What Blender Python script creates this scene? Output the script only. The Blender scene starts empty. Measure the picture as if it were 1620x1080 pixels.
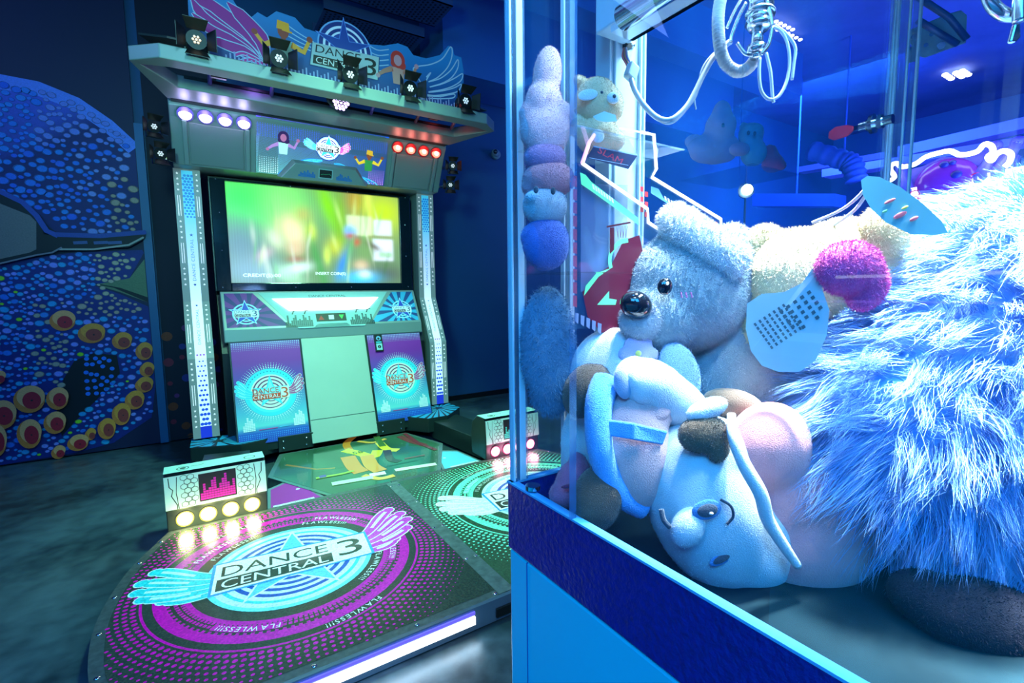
import bpy, bmesh, math, random
import numpy as np
from mathutils import Vector, Matrix, geometry
random.seed(7); np.random.seed(7)
PI = math.pi
scene = bpy.context.scene
COL = scene.collection

# ------------------------------------------------------------------ camera
F = 774.0; H = 1.1
def _d(px, py):
    v = np.array([px - 810, -(py - 540), -F]); return v / np.linalg.norm(v)
_Y = _d(305, 467); _X = _d(2010, 448); _X = _X - _Y * (_X @ _Y); _X /= np.linalg.norm(_X); _Z = np.cross(_X, _Y)
R = np.array([_X, _Y, _Z]); CAM = np.array([0, 0, H])
cd = bpy.data.cameras.new('camera'); cam = bpy.data.objects.new('camera', cd); COL.objects.link(cam)
cd.sensor_fit = 'HORIZONTAL'; cd.sensor_width = 36; cd.lens = F / 1620 * 36; cd.clip_start = .01; cd.clip_end = 100
M4 = Matrix([list(R[i]) + [CAM[i]] for i in range(3)] + [[0, 0, 0, 1]]); cam.matrix_world = M4
scene.camera = cam
def ray(px, py): return R @ np.array([px - 810, -(py - 540), -F])
def onz(px, py, z): r = ray(px, py); return CAM + r * ((z - H) / r[2])
def onx(px, py, x): r = ray(px, py); return CAM + r * (x / r[0])
def ony(px, py, y): r = ray(px, py); return CAM + r * (y / r[1])

# ------------------------------------------------------------------ exposure, world, large lights
vs = scene.view_settings; vs.view_transform = 'Standard'; vs.look = 'None'; vs.exposure = 0.0; vs.gamma = 1; vs.use_curve_mapping = False
w = bpy.data.worlds.new('world'); scene.world = w; w.use_nodes = True
w.node_tree.nodes['Background'].inputs[0].default_value = (0.0, .012, .06, 1); w.node_tree.nodes['Background'].inputs[1].default_value = .55
def area(name, loc, target, size, power, col, sy=None, spread=PI):
    l = bpy.data.lights.new(name, 'AREA'); l.energy = power; l.color = col; l.size = size; l.spread = spread
    if sy: l.shape = 'RECTANGLE'; l.size_y = sy
    o = bpy.data.objects.new(name, l); COL.objects.link(o); o.location = loc
    o.rotation_euler = (Vector(target) - Vector(loc)).to_track_quat('-Z', 'Y').to_euler(); return o
def point(name, loc, power, col, r=.05):
    l = bpy.data.lights.new(name, 'POINT'); l.energy = power; l.color = col; l.shadow_soft_size = r
    o = bpy.data.objects.new(name, l); COL.objects.link(o); o.location = loc; return o
# lamp inside the roof of the claw machine
for _p, _e in (((.54, .28, 1.80), 5), ((.74, .14, 1.80), 52), ((.90, .20, 1.80), 14), ((.76, -.12, 1.80), 62)): area('claw_machine_roof_lamp', _p, (_p[0], _p[1], .9), .07, _e, (.92, .98, 1), spread=.72)
area('claw_machine_fill', (.66, .05, 1.83), (.40, .42, 1.0), .6, 9, (.5, .82, 1), .1, spread=1.6)  # added fill that brightens the acrylic posts
# green-teal stage lamp over the dance floor
area('stage_lamp', (1.0, 1.9, 3.4), (.86, 2.9, 0), .35, 32, (.30, 1, .60), spread=1.15)
area('stage_front_lamp', (.3, .9, 3.2), (.8, 3.4, 1.5), .5, 5, (.35, .85, 1), spread=1.7)
area('machine_front_fill', (-.35, .7, 2.0), (.8, 3.6, 1.9), .3, 9, (.30, 1, .80), spread=1.3)  # added fill bringing frontal teal light to the header
# blue washes of the arcade hall and two added fills
area('blue_wash_lamp_behind', (-1.6, -1.0, 2.9), (.5, .6, .6), 1.0, 55, (.03, .40, 1))
area('aisle_fill_blue', (-.25, -.9, 2.1), (-.1, .2, .7), .6, 28, (.015, .36, 1))  # added to light the neighbouring cabinet so its reflection shows
area('floor_fill_blue', (.25, .2, 2.6), (.5, 1.0, 0), .3, 5, (.08, .42, 1), spread=1.1)  # added fill that turns the near floor bluer
area('blue_wash_lamp_left', (-2.0, 2.6, 3.2), (-1, 4.4, .9), .8, 20, (.18, .36, 1))
area('blue_wash_lamp_right', (3.4, 2.0, 3.2), (2.6, 4.4, 1.4), .9, 6, (.03, .35, 1))
area('blue_wash_lamp_hall', (5.5, .6, 1.2), (7.5, 2.2, 3.2), 2.0, 260, (.10, .22, 1))
area('blue_wash_lamp_hall_far', (6.5, 3.0, 3.3), (9.2, 3.4, 1.0), 1.2, 160, (.04, .2, 1))

# ------------------------------------------------------------------ materials
def _mat(name):
    m = bpy.data.materials.new(name); m.use_nodes = True; nt = m.node_tree
    return m, nt, nt.nodes['Principled BSDF'], nt.nodes, nt.links
def mk(name, base, rough=.5, metal=0., emit=None, es=0., bs=0., bstr=.2, var=0., vs_=8., sheen=0., coat=0., spec=.5):
    m, nt, b, N, L = _mat(name)
    b.inputs['Base Color'].default_value = (*base, 1); b.inputs['Roughness'].default_value = rough; b.inputs['Metallic'].default_value = metal
    b.inputs['Sheen Weight'].default_value = sheen; b.inputs['Coat Weight'].default_value = coat; b.inputs['Specular IOR Level'].default_value = spec
    if emit: b.inputs['Emission Color'].default_value = (*emit, 1); b.inputs['Emission Strength'].default_value = es
    tc = N.new('ShaderNodeTexCoord')
    if bs:
        n = N.new('ShaderNodeTexNoise'); n.inputs['Scale'].default_value = bs; n.inputs['Detail'].default_value = 4
        bp = N.new('ShaderNodeBump'); bp.inputs['Strength'].default_value = bstr; bp.inputs['Distance'].default_value = .01
        L.new(tc.outputs['Object'], n.inputs['Vector']); L.new(n.outputs['Fac'], bp.inputs['Height']); L.new(bp.outputs[0], b.inputs['Normal'])
    if var:
        n = N.new('ShaderNodeTexNoise'); n.inputs['Scale'].default_value = vs_; n.inputs['Detail'].default_value = 5
        mx = N.new('ShaderNodeMix'); mx.data_type = 'RGBA'
        mx.inputs['A'].default_value = (*[c * (1 - var) for c in base], 1); mx.inputs['B'].default_value = (*[min(1, c * (1 + var)) for c in base], 1)
        L.new(tc.outputs['Object'], n.inputs['Vector']); L.new(n.outputs['Fac'], mx.inputs['Factor']); L.new(mx.outputs['Result'], b.inputs['Base Color'])
    return m
def ink(name, rough=.4, glow=0., metal=0., coat=0., grain=.0, gain=1.):
    m, nt, b, N, L = _mat(name)
    a = N.new('ShaderNodeAttribute'); a.attribute_name = 'Col'
    src = a.outputs['Color']
    if gain != 1:
        g_ = N.new('ShaderNodeVectorMath'); g_.operation = 'SCALE'; g_.inputs['Scale'].default_value = gain; L.new(src, g_.inputs[0]); src = g_.outputs[0]
    if grain:
        tc = N.new('ShaderNodeTexCoord'); n = N.new('ShaderNodeTexNoise'); n.inputs['Scale'].default_value = 140; n.inputs['Detail'].default_value = 6
        r = N.new('ShaderNodeMapRange'); r.inputs['From Min'].default_value = .3; r.inputs['From Max'].default_value = .7; r.inputs['To Min'].default_value = 1 - grain; r.inputs['To Max'].default_value = 1 + grain
        mx = N.new('ShaderNodeVectorMath'); mx.operation = 'SCALE'
        L.new(tc.outputs['Object'], n.inputs['Vector']); L.new(n.outputs['Fac'], r.inputs['Value']); L.new(src, mx.inputs[0]); L.new(r.outputs[0], mx.inputs['Scale']); src = mx.outputs[0]
        bp = N.new('ShaderNodeBump'); bp.inputs['Strength'].default_value = .25; bp.inputs['Distance'].default_value = .002
        L.new(n.outputs['Fac'], bp.inputs['Height']); L.new(bp.outputs[0], b.inputs['Normal'])
    L.new(src, b.inputs['Base Color']); b.inputs['Roughness'].default_value = rough; b.inputs['Metallic'].default_value = metal; b.inputs['Coat Weight'].default_value = coat
    if glow: L.new(src, b.inputs['Emission Color']); b.inputs['Emission Strength'].default_value = glow
    return m
def lamp(name, col, s): return mk(name, (.8, .8, .8), .4, emit=col, es=s)
def glass(name, haze, dcol, tint=(1, 1, 1)):
    m = bpy.data.materials.new(name); m.use_nodes = True; nt = m.node_tree; N = nt.nodes; L = nt.links; N.clear()
    out = N.new('ShaderNodeOutputMaterial'); tr = N.new('ShaderNodeBsdfTransparent'); tr.inputs[0].default_value = (*tint, 1)
    gl = N.new('ShaderNodeBsdfGlossy'); gl.inputs['Roughness'].default_value = .015; lw = N.new('ShaderNodeLayerWeight'); lw.inputs['Blend'].default_value = .5; pw = N.new('ShaderNodeMath'); pw.operation = 'POWER'; pw.inputs[1].default_value = 4.2; fr = N.new('ShaderNodeMath'); fr.operation = 'MULTIPLY_ADD'; fr.inputs[1].default_value = .9; fr.inputs[2].default_value = .045; L.new(lw.outputs['Facing'], pw.inputs[0]); L.new(pw.outputs[0], fr.inputs[0])
    di = N.new('ShaderNodeBsdfDiffuse'); di.inputs['Color'].default_value = (*dcol, 1)  # reflected and scattered light on the panes put in as tinted haze
    tl = N.new('ShaderNodeBsdfTranslucent'); tl.inputs['Color'].default_value = (*dcol, 1); ad = N.new('ShaderNodeMixShader')
    L.new(di.outputs[0], ad.inputs[1]); L.new(tl.outputs[0], ad.inputs[2])
    tc = N.new('ShaderNodeTexCoord'); n = N.new('ShaderNodeTexNoise'); n.inputs['Scale'].default_value = 7; n.inputs['Detail'].default_value = 6
    mr = N.new('ShaderNodeMapRange'); mr.inputs['From Min'].default_value = .3; mr.inputs['From Max'].default_value = .7; mr.inputs['To Min'].default_value = haze * .5; mr.inputs['To Max'].default_value = haze * 1.5
    L.new(tc.outputs['Object'], n.inputs['Vector']); L.new(n.outputs['Fac'], mr.inputs['Value'])
    m1 = N.new('ShaderNodeMixShader'); m2 = N.new('ShaderNodeMixShader')
    L.new(mr.outputs[0], m1.inputs[0]); L.new(tr.outputs[0], m1.inputs[1]); L.new(ad.outputs[0], m1.inputs[2])
    L.new(fr.outputs[0], m2.inputs[0]); L.new(m1.outputs[0], m2.inputs[1]); L.new(gl.outputs[0], m2.inputs[2]); L.new(m2.outputs[0], out.inputs[0])
    return m
BLACK = mk('black_paint', (.004, .005, .006), .4, bs=60, bstr=.05)
DARKM = mk('dark_green_steel', (.02, .035, .035), .35, .3, bs=40, bstr=.05)
SILVER = mk('brushed_silver_paint', (.24, .29, .29), .42, .25, bs=30, bstr=.04, var=.08, vs_=3)
GREYP = mk('grey_speaker_cloth', (.20, .25, .25), .75, bs=900, bstr=.5)
DOORM = mk('perforated_silver_door', (.40, .46, .40), .5, .2, bs=500, bstr=.15, var=.07, vs_=5)
CHROME = mk('chrome', (.75, .8, .85), .12, 1)
WHITEP = mk('white_powder_coat', (.40, .58, .70), .45, bs=80, bstr=.03)
ACR = mk('clear_acrylic_edge', (.72, .85, .95), .12, coat=.6, spec=.8)
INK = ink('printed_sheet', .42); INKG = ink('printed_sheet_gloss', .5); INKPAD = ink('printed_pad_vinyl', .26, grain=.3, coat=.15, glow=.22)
INKM = ink('painted_mural', .6, grain=.12, gain=1.25)
INKL = ink('backlit_print', .4, glow=.22); INKQ = ink('marquee_print_sheet', .55, glow=.6, gain=.55); INKC = ink('column_light_print', .4, glow=.6); INKH = ink('header_sheet', .4, glow=1.3)
INKS = ink('screen_image', .3, glow=1.1)

# ------------------------------------------------------------------ mesh building
class MB:
    def __init__(s): s.v = []; s.f = []; s.m = []; s.c = []
    def add(s, vs, fs, mi=0, col=(.8, .8, .8), cols=None):
        o = len(s.v); s.v += [tuple(map(float, p)) for p in vs]
        for f in fs:
            s.f.append([i + o for i in f]); s.m.append(mi)
            s.c.append([cols[i] for i in f] if cols is not None else [col] * len(f))
    def box(s, x0, x1, y0, y1, z0, z1, mi=0, col=(.8, .8, .8)):
        vs = [(x, y, z) for z in (z0, z1) for y in (y0, y1) for x in (x0, x1)]
        s.add(vs, [(0, 2, 3, 1), (4, 5, 7, 6), (0, 1, 5, 4), (2, 6, 7, 3), (0, 4, 6, 2), (1, 3, 7, 5)], mi, col)
    def loft(s, loops, mi=0, col=(.8, .8, .8), cap=True):
        n = len(loops[0]); vs = [p for l in loops for p in l]; fs = []
        for k in range(len(loops) - 1):
            for i in range(n):
                j = (i + 1) % n; fs.append((k * n + i, k * n + j, (k + 1) * n + j, (k + 1) * n + i))
        if cap: fs.append(tuple(range(n))[::-1]); fs.append(tuple(range((len(loops) - 1) * n, len(loops) * n)))
        s.add(vs, fs, mi, col)
    def prism(s, poly, z0, z1, mi=0, col=(.8, .8, .8)):
        s.loft([[(x, y, z0) for x, y in poly], [(x, y, z1) for x, y in poly]], mi, col)
    def ext(s, pts, vec, mi=0, col=(.8, .8, .8)):
        vec = np.array(vec, float); s.loft([[np.array(p, float) for p in pts], [np.array(p, float) + vec for p in pts]], mi, col)
    def tube(s, pts, r, n=8, mi=0, col=(.8, .8, .8), closed=False):
        pts = [np.array(p, float) for p in pts]; m = len(pts); rr = r if hasattr(r, '__len__') else [r] * m
        loops = []; t0 = None; nv = None
        for i in range(m):
            a = pts[i - 1] if (i > 0 or closed) else pts[i]; b = pts[(i + 1) % m] if (i < m - 1 or closed) else pts[i]
            t = b - a; t /= (np.linalg.norm(t) + 1e-12)
            if nv is None: nv = np.cross(t, [0, 0, 1]); nv = nv if np.linalg.norm(nv) > .05 else np.cross(t, [1, 0, 0])
            nv = nv - t * (nv @ t); nv /= (np.linalg.norm(nv) + 1e-12); bn = np.cross(t, nv)
            loops.append([pts[i] + rr[i] * (math.cos(2 * PI * k / n) * nv + math.sin(2 * PI * k / n) * bn) for k in range(n)])
        if closed: loops.append(loops[0])
        s.loft(loops, mi, col, cap=not closed)
    def cyl(s, p0, p1, r0, r1=None, n=20, mi=0, col=(.8, .8, .8)):
        s.tube([p0, p1], [r0, r0 if r1 is None else r1], n, mi, col)
    def ball(s, c, r, A=None, nu=20, nv=12, mi=0, col=(.8, .8, .8)):
        c = np.array(c, float); r = (r, r, r) if not hasattr(r, '__len__') else r; A = np.eye(3) if A is None else A; loops = []
        for j in range(nv + 1):
            th = PI * min(max(j / nv, .004), .996)
            loops.append([c + A @ np.array([r[0] * math.sin(th) * math.cos(2 * PI * i / nu), r[1] * math.sin(th) * math.sin(2 * PI * i / nu), r[2] * math.cos(th)]) for i in range(nu)])
        s.loft(loops, mi, col)
    def build(s, name, mats, parent=None, smooth=False, bevel=0, fix=True):
        me = bpy.data.meshes.new(name); me.from_pydata(s.v, [], s.f)
        mats = mats if isinstance(mats, (list, tuple)) else [mats]
        for m in mats: me.materials.append(m)
        me.polygons.foreach_set('material_index', s.m)
        ca = me.color_attributes.new('Col', 'FLOAT_COLOR', 'CORNER')
        flat = np.array([x for f in s.c for c in f for x in (c[0], c[1], c[2], 1.)], dtype=np.float32); ca.data.foreach_set('color', flat)
        if smooth: me.polygons.foreach_set('use_smooth', [True] * len(me.polygons))
        me.update()
        if fix:
            bm = bmesh.new(); bm.from_mesh(me); bmesh.ops.recalc_face_normals(bm, faces=bm.faces); bm.to_mesh(me); bm.free()
        return link(name, me, parent, bevel, smooth)
def link(name, me, parent=None, bevel=0, smooth=False):
    o = bpy.data.objects.new(name, me); COL.objects.link(o)
    if parent:
        o.parent = parent; o.matrix_parent_inverse = Matrix.Translation(-WLOC(parent))
    if bevel:
        b = o.modifiers.new('bevel', 'BEVEL'); b.width = bevel; b.segments = 2; b.limit_method = 'ANGLE'
    if smooth:
        pass
    return o
def WLOC(o):
    v = Vector((0, 0, 0))
    while o is not None and o.type == 'EMPTY': v = v + o.location; o = o.parent
    return v
def thing(name, label, cat, loc=(0, 0, 0), group=None):
    o = bpy.data.objects.new(name, None); COL.objects.link(o); o.location = loc; o.empty_display_size = .05
    return tag(o, label, cat, group)
def tag(o, label, cat, group=None):
    o['label'] = label; o['category'] = cat
    if group: o['group'] = group
    return o
def struct(o): o['kind'] = 'structure'; return o

def beads(name, pts, r, mat, parent):
    for q in pts:
        m_ = MB(); m_.ball(q, r, nu=8, nv=6); m_.build(name, mat, parent, smooth=True)

# fonts -> triangles
_tc = {}
def glyphs(txt):
    if txt in _tc: return _tc[txt]
    c = bpy.data.curves.new('t', 'FONT'); c.body = txt; c.resolution_u = 3; o = bpy.data.objects.new('t', c); COL.objects.link(o)
    dg = bpy.context.evaluated_depsgraph_get(); me = bpy.data.meshes.new_from_object(o.evaluated_get(dg))
    vs = np.array([v.co[:2] for v in me.vertices]); fs = [tuple(p.vertices) for p in me.polygons]
    bpy.data.objects.remove(o); bpy.data.curves.remove(c); bpy.data.meshes.remove(me)
    mn = vs.min(0); mx = vs.max(0); r = (vs - mn, fs, mx - mn); _tc[txt] = r; return r
class CV:
    """flat drawing on a plane: origin O, directions U and V; every layer lies a hair above the last"""
    def __init__(s, O, U, V, mb=None, mi=0, eps=.00006, d=.0004, flip=False):
        s.O = np.array(O, float); s.U = np.array(U, float); s.V = np.array(V, float); n = np.cross(s.U, s.V); s.N = n / np.linalg.norm(n) * (-1 if flip else 1)
        s.mb = mb or MB(); s.mi = mi; s.e = eps; s.d = d; s.X = None
    def p(s, u, v):
        if s.X is not None: u, v = s.X(u, v)
        return s.O + s.U * u + s.V * v + s.N * s.d
    def up(s): s.d += s.e
    def tri(s, pts, fs, col, up=True):
        if up: s.up()
        if callable(col): s.mb.add([s.p(*q) for q in pts], fs, s.mi, cols=[col(*q) for q in pts])
        else: s.mb.add([s.p(*q) for q in pts], fs, s.mi, col)
    def poly(s, pts, col, up=True):
        if len(pts) > 4 or True:
            t = geometry.tessellate_polygon([[Vector((q[0], q[1], 0)) for q in pts]]); s.tri(pts, t, col, up)
    def rect(s, u0, v0, u1, v1, col, up=True): s.tri([(u0, v0), (u1, v0), (u1, v1), (u0, v1)], [(0, 1, 2, 3)], col, up)
    def grad(s, u0, v0, u1, v1, stops, n=16):
        s.up(); st = sorted(stops)
        def c(v):
            t = (v - v0) / (v1 - v0); return tuple(float(np.interp(t, [q[0] for q in st], [q[1][k] for q in st])) for k in range(3))
        for i in range(n):
            a = v0 + (v1 - v0) * i / n; b = v0 + (v1 - v0) * (i + 1) / n
            s.tri([(u0, a), (u1, a), (u1, b), (u0, b)], [(0, 1, 2, 3)], lambda u, v: c(v), False)
    def ring(s, cu, cv, r0, r1, col, a0=0, a1=2 * PI, n=64, up=True):
        n = max(4, int(n * abs(a1 - a0) / (2 * PI))); pts = []
        for i in range(n + 1):
            a = a0 + (a1 - a0) * i / n; pts += [(cu + r0 * math.cos(a), cv + r0 * math.sin(a)), (cu + r1 * math.cos(a), cv + r1 * math.sin(a))]
        s.tri(pts, [(2 * i, 2 * i + 1, 2 * i + 3, 2 * i + 2) for i in range(n)], col, up)
    def disc(s, cu, cv, r, col, n=40, up=True, ry=None, rot=0):
        ry = r if ry is None else ry; ca, sa = math.cos(rot), math.sin(rot)
        pts = [(cu, cv)] + [(cu + r * math.cos(2 * PI * i / n) * ca - ry * math.sin(2 * PI * i / n) * sa, cv + r * math.cos(2 * PI * i / n) * sa + ry * math.sin(2 * PI * i / n) * ca) for i in range(n)]
        s.tri(pts, [(0, 1 + i, 1 + (i + 1) % n) for i in range(n)], col, up)
    def star(s, cu, cv, r, col, rot=PI / 2, k=.42, n=5, up=True):
        pts = [(cu, cv)] + [(cu + (r if i % 2 == 0 else r * k) * math.cos(rot + PI * i / n), cv + (r if i % 2 == 0 else r * k) * math.sin(rot + PI * i / n)) for i in range(2 * n)]
        s.tri(pts, [(0, 1 + i, 1 + (i + 1) % (2 * n)) for i in range(2 * n)], col, up)
    def line(s, pts, w, col, up=True):
        """stroke; w a number or one width per point"""
        P = np.array(pts, float); m = len(P); W = np.array(w if hasattr(w, '__len__') else [w] * m) / 2; T = np.gradient(P, axis=0); T /= (np.linalg.norm(T, axis=1)[:, None] + 1e-9)
        Nn = np.stack([-T[:, 1], T[:, 0]], 1); A = P + Nn * W[:, None]; B = P - Nn * W[:, None]
        s.tri([tuple(q) for ab in zip(A, B) for q in ab], [(2 * i, 2 * i + 1, 2 * i + 3, 2 * i + 2) for i in range(m - 1)], col, up)
    def text(s, t, cu, cv, h, col, w=None, rot=0, up=True, shear=0):
        vs, fs, sz = glyphs(t); k = h / sz[1]; kx = (w / sz[0]) if w else k; ca, sa = math.cos(rot), math.sin(rot); pts = []
        for x, y in vs:
            a = (x - sz[0] / 2) * kx; b = (y - sz[1] / 2) * k; a += b * shear; pts.append((cu + a * ca - b * sa, cv + a * sa + b * ca))
        s.tri(pts, fs, col, up)
    def arctext(s, t, cu, cv, r, h, amid, col, inward=False):
        s.up(); d = 1 if inward else -1; ws = [h * glyphs(c)[2][0] / glyphs(c)[2][1] + h * .28 for c in t]; tot = sum(ws); x = -tot / 2
        for ch, w_ in zip(t, ws):
            a = amid + d * (x + w_ / 2) / r; x += w_
            s.text(ch, cu + r * math.cos(a), cv + r * math.sin(a), h, col, rot=a + (PI / 2 if inward else -PI / 2), up=False)
    def build(s, name, mat, parent=None): return s.mb.build(name, mat, parent, fix=False)
def bez(p0, p1, p2, p3, n=12):
    p = [np.array(q, float) for q in (p0, p1, p2, p3)]; return [tuple((1 - t) ** 3 * p[0] + 3 * (1 - t) ** 2 * t * p[1] + 3 * (1 - t) * t * t * p[2] + t ** 3 * p[3]) for t in np.linspace(0, 1, n)]
def crv(pts, n=8):
    """Catmull-Rom through the points"""
    P = [np.array(p, float) for p in pts]; P = [2 * P[0] - P[1]] + P + [2 * P[-1] - P[-2]]; out = []
    for i in range(1, len(P) - 2):
        for t in np.linspace(0, 1, n, endpoint=False):
            a, b, c, d = P[i - 1:i + 3]; out.append(.5 * (2 * b + (c - a) * t + (2 * a - 5 * b + 4 * c - d) * t * t + (3 * b - a - 3 * c + d) * t ** 3))
    out.append(P[-2]); return out
# colours (linear)
def S(r, g, b):
    f = lambda c: (c / 255 / 12.92) if c / 255 <= .04045 else ((c / 255 + .055) / 1.055) ** 2.4
    return (f(r), f(g), f(b))
WH = (.85, .85, .9); BK = (.006, .008, .012); MAG = S(205, 12, 165); CY = S(60, 205, 225); LC = S(170, 215, 245); NV = S(15, 60, 170); NAVY = S(10, 20, 90)

def feathers(cv, x, y, sx, sy, col, edge, n=5, out=WH):
    """a fan of rounded feathers growing from (x, y); sx length with sign for the side, sy spread"""
    tips = [(1.0, .95), (1.16, .66), (1.2, .36), (1.12, .08), (.86, -.16)][:n] if sx < 0 else [(.9, 1.05), (1.02, .74), (1.04, .42), (.92, .08), (.62, -.22)][:n]
    for i in range(n - 1, -1, -1):
        tx, ty = x + sx * tips[i][0], y + sy * tips[i][1]; by = y + sy * (.16 - .12 * i)
        pts = bez((x, by), (x + (tx - x) * .4, by - sy * .06), (tx - (tx - x) * .35, ty - sy * .22), (tx, ty), 14)
        w = sy * .25 * np.interp(np.linspace(0, 1, 14), [0, .3, .7, .92, 1], [.45, .7, 1, .95, .45])
        for q, c, k in ((w + sy * .05, edge, 0), (w, col, 0)):
            cv.line(pts, q, c); cv.disc(tx, ty, q[-2] * .47, c, 12)
        cv.line(pts[6:-1], w[6:-1] * .30, edge)
def logo(cv, cx, cy, s, pal, wings=True, rot=0., plate=WH, txt=BK, boxc=None, lw=1.0):
    """ringed star emblem with wings and the two-line name plate and a large 3"""
    A, B, C, D = pal   # outer, mid, inner, star
    cv.disc(cx, cy, s, A); cv.disc(cx, cy, s * .93, B); cv.disc(cx, cy, s * .84, WH)
    for k in range(4):
        r = s * (.74 - .15 * k); cv.ring(cx, cy, r - s * .075, r, C)
    cv.star(cx, cy + s * .05, s * 1.02, WH); cv.star(cx, cy + s * .05, s * .92, D)
    ca, sa = math.cos(rot), math.sin(rot)
    old = cv.X; cv.X = (lambda u, v: (cx + (u) * ca - (v) * sa, cy + (u) * sa + (v) * ca)) if old is None else (lambda u, v: old(cx + u * ca - v * sa, cy + u * sa + v * ca))
    if wings:
        feathers(cv, -s * .72, -s * .02, -s * 1.0, s * .55, CY, LC); feathers(cv, s * .75, s * .02, s * .95, s * .62, MAG, WH)
    W = s * .98; hh = s * .33
    cv.poly([(-W, -hh), (W, -hh * .9), (W, hh), (-W, hh)], NV); cv.poly([(-W * .985, -hh * .96), (W * .985, -hh * .86), (W * .985, hh * .96), (-W * .985, hh * .96)], plate)
    cv.text('DANCE', -W * .30, hh * .45, hh * .72, txt, w=W * 1.22)
    cv.rect(-W * .95, -hh * .88, W * .42, -hh * .03, boxc or txt); cv.text('CENTRAL', -W * .27, -hh * .45, hh * .6, plate, w=W * 1.26)
    cv.text('3', W * .68, hh * .04, hh * 1.6, txt, w=W * .42)
    cv.X = old
def bars(cv, u0, v0, w, hs, unit, col, cell=.8):
    """equaliser bars built of cells"""
    cv.up(); n = len(hs); bw = w / n
    for i, h in enumerate(hs):
        for j in range(h): cv.rect(u0 + i * bw, v0 + j * unit, u0 + (i + cell + .1) * bw, v0 + (j + cell) * unit, col, False)

# ------------------------------------------------------------------ setting
def floor_mat():
    m, nt, b, N, L = _mat('polished_concrete'); tc = N.new('ShaderNodeTexCoord')
    n = N.new('ShaderNodeTexNoise'); n.inputs['Scale'].default_value = 1.3; n.inputs['Detail'].default_value = 9; n.inputs['Distortion'].default_value = .6
    n2 = N.new('ShaderNodeTexNoise'); n2.inputs['Scale'].default_value = 14; n2.inputs['Detail'].default_value = 8
    r = N.new('ShaderNodeValToRGB'); r.color_ramp.elements[0].position = .35; r.color_ramp.elements[0].color = (.018, .032, .040, 1); r.color_ramp.elements[1].position = .68; r.color_ramp.elements[1].color = (.085, .13, .16, 1)
    ad = N.new('ShaderNodeMath'); ad.operation = 'MULTIPLY_ADD'; ad.inputs[1].default_value = .45; 
    L.new(tc.outputs['Object'], n.inputs['Vector']); L.new(tc.outputs['Object'], n2.inputs['Vector'])
    L.new(n2.outputs['Fac'], ad.inputs[0]); sb = N.new('ShaderNodeMath'); sb.operation = 'SUBTRACT'; sb.inputs[1].default_value = .22; L.new(n.outputs['Fac'], sb.inputs[0]); L.new(sb.outputs[0], ad.inputs[2])
    L.new(ad.outputs[0], r.inputs['Fac']); L.new(r.outputs['Color'], b.inputs['Base Color'])
    mr = N.new('ShaderNodeMapRange'); mr.inputs['To Min'].default_value = .22; mr.inputs['To Max'].default_value = .5; L.new(n2.outputs['Fac'], mr.inputs['Value']); L.new(mr.outputs[0], b.inputs['Roughness'])
    bp = N.new('ShaderNodeBump'); bp.inputs['Strength'].default_value = .12; bp.inputs['Distance'].default_value = .01; L.new(n2.outputs['Fac'], bp.inputs['Height']); L.new(bp.outputs[0], b.inputs['Normal'])
    return m
WALLB = mk('deep_blue_wall_paint', (.01, .07, .20), .6, bs=120, bstr=.05, var=.1, vs_=2)
CEILB = mk('dark_blue_ceiling', (.05, .09, .30), .8, bs=9, bstr=.6, var=.35, vs_=3)
def sbox(name, a, m):
    mb = MB(); mb.box(*a); o = mb.build(name, m); return struct(o)
sbox('floor', (-4, 10, -3, 4.7, -.1, 0), floor_mat())
sbox('ceiling', (-4, 10, -3, 4.7, 3.75, 3.85), CEILB)
sbox('wall_back', (-4, 10, 4.46, 4.7, 0, 3.75), WALLB)
sbox('wall_right', (9.8, 10, -3, 4.46, 0, 3.75), WALLB)
sbox('wall_left', (-4, -3.8, -3, 4.46, 0, 3.75), WALLB)
sbox('wall_front', (-3.8, 9.8, -3, -2.8, 0, 3.75), WALLB)
sbox('baseboard_back', (1.2, 9.8, 4.445, 4.46, 0, .05), BLACK)

# ------------------------------------------------------------------ mural board of an octopus with goggles
YM = 4.42
def mp(px, py): p = ony(px, py, YM); return (p[0], p[2])
mur = thing('octopus_mural', 'tall painted wall mural of a spotted blue octopus wearing goggles, beside the dance machine', 'mural', (-1.6, YM + .03, 0))
mb = MB(); mb.box(-3.2, -.27, YM, YM + .035, .01, 3.7, 0); mb.build('mural_board', mk('mural_board_navy', (.004, .006, .05), .6, bs=50, bstr=.05), mur)
mb = MB(); mb.box(-.27, -.22, YM - .02, YM + .035, .01, 2.3, 0); mb.build('edge_trim', mk('blue_trim', (.01, .10, .26), .5), mur)
cv = CV((0, YM, 0), (1, 0, 0), (0, 0, 1), eps=.0004)
MP = lambda l: [mp(*q) for q in l]
XE = -.275
def clampx(l): return [(min(u, XE), v) for u, v in l]
def hb(u, v): return S(14, 46, 120)
body = clampx(MP([(-60, 118), (0, 125), (60, 135), (120, 158), (170, 190), (205, 222), (225, 240), (232, 300), (234, 370), (200, 378), (100, 375), (40, 330), (-60, 290)]))
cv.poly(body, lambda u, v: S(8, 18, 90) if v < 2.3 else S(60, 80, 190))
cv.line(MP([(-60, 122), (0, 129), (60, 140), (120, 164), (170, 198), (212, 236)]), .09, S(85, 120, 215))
low = clampx(MP([(-60, 420), (40, 410), (110, 400), (225, 395), (232, 400), (205, 440), (150, 452), (190, 465), (235, 485), (258, 520), (262, 610), (240, 660), (180, 700), (120, 716), (-60, 745)]))
cv.poly(low, S(10, 24, 110))
cv.poly(clampx(MP([(205, 440), (234, 410), (236, 478), (190, 462), (150, 450)])), S(90, 110, 80))
cv.poly(MP([(100, 600), (118, 570), (150, 558), (185, 562), (190, 590), (165, 620), (120, 665), (98, 690), (90, 650)]), S(2, 4, 20))
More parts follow.
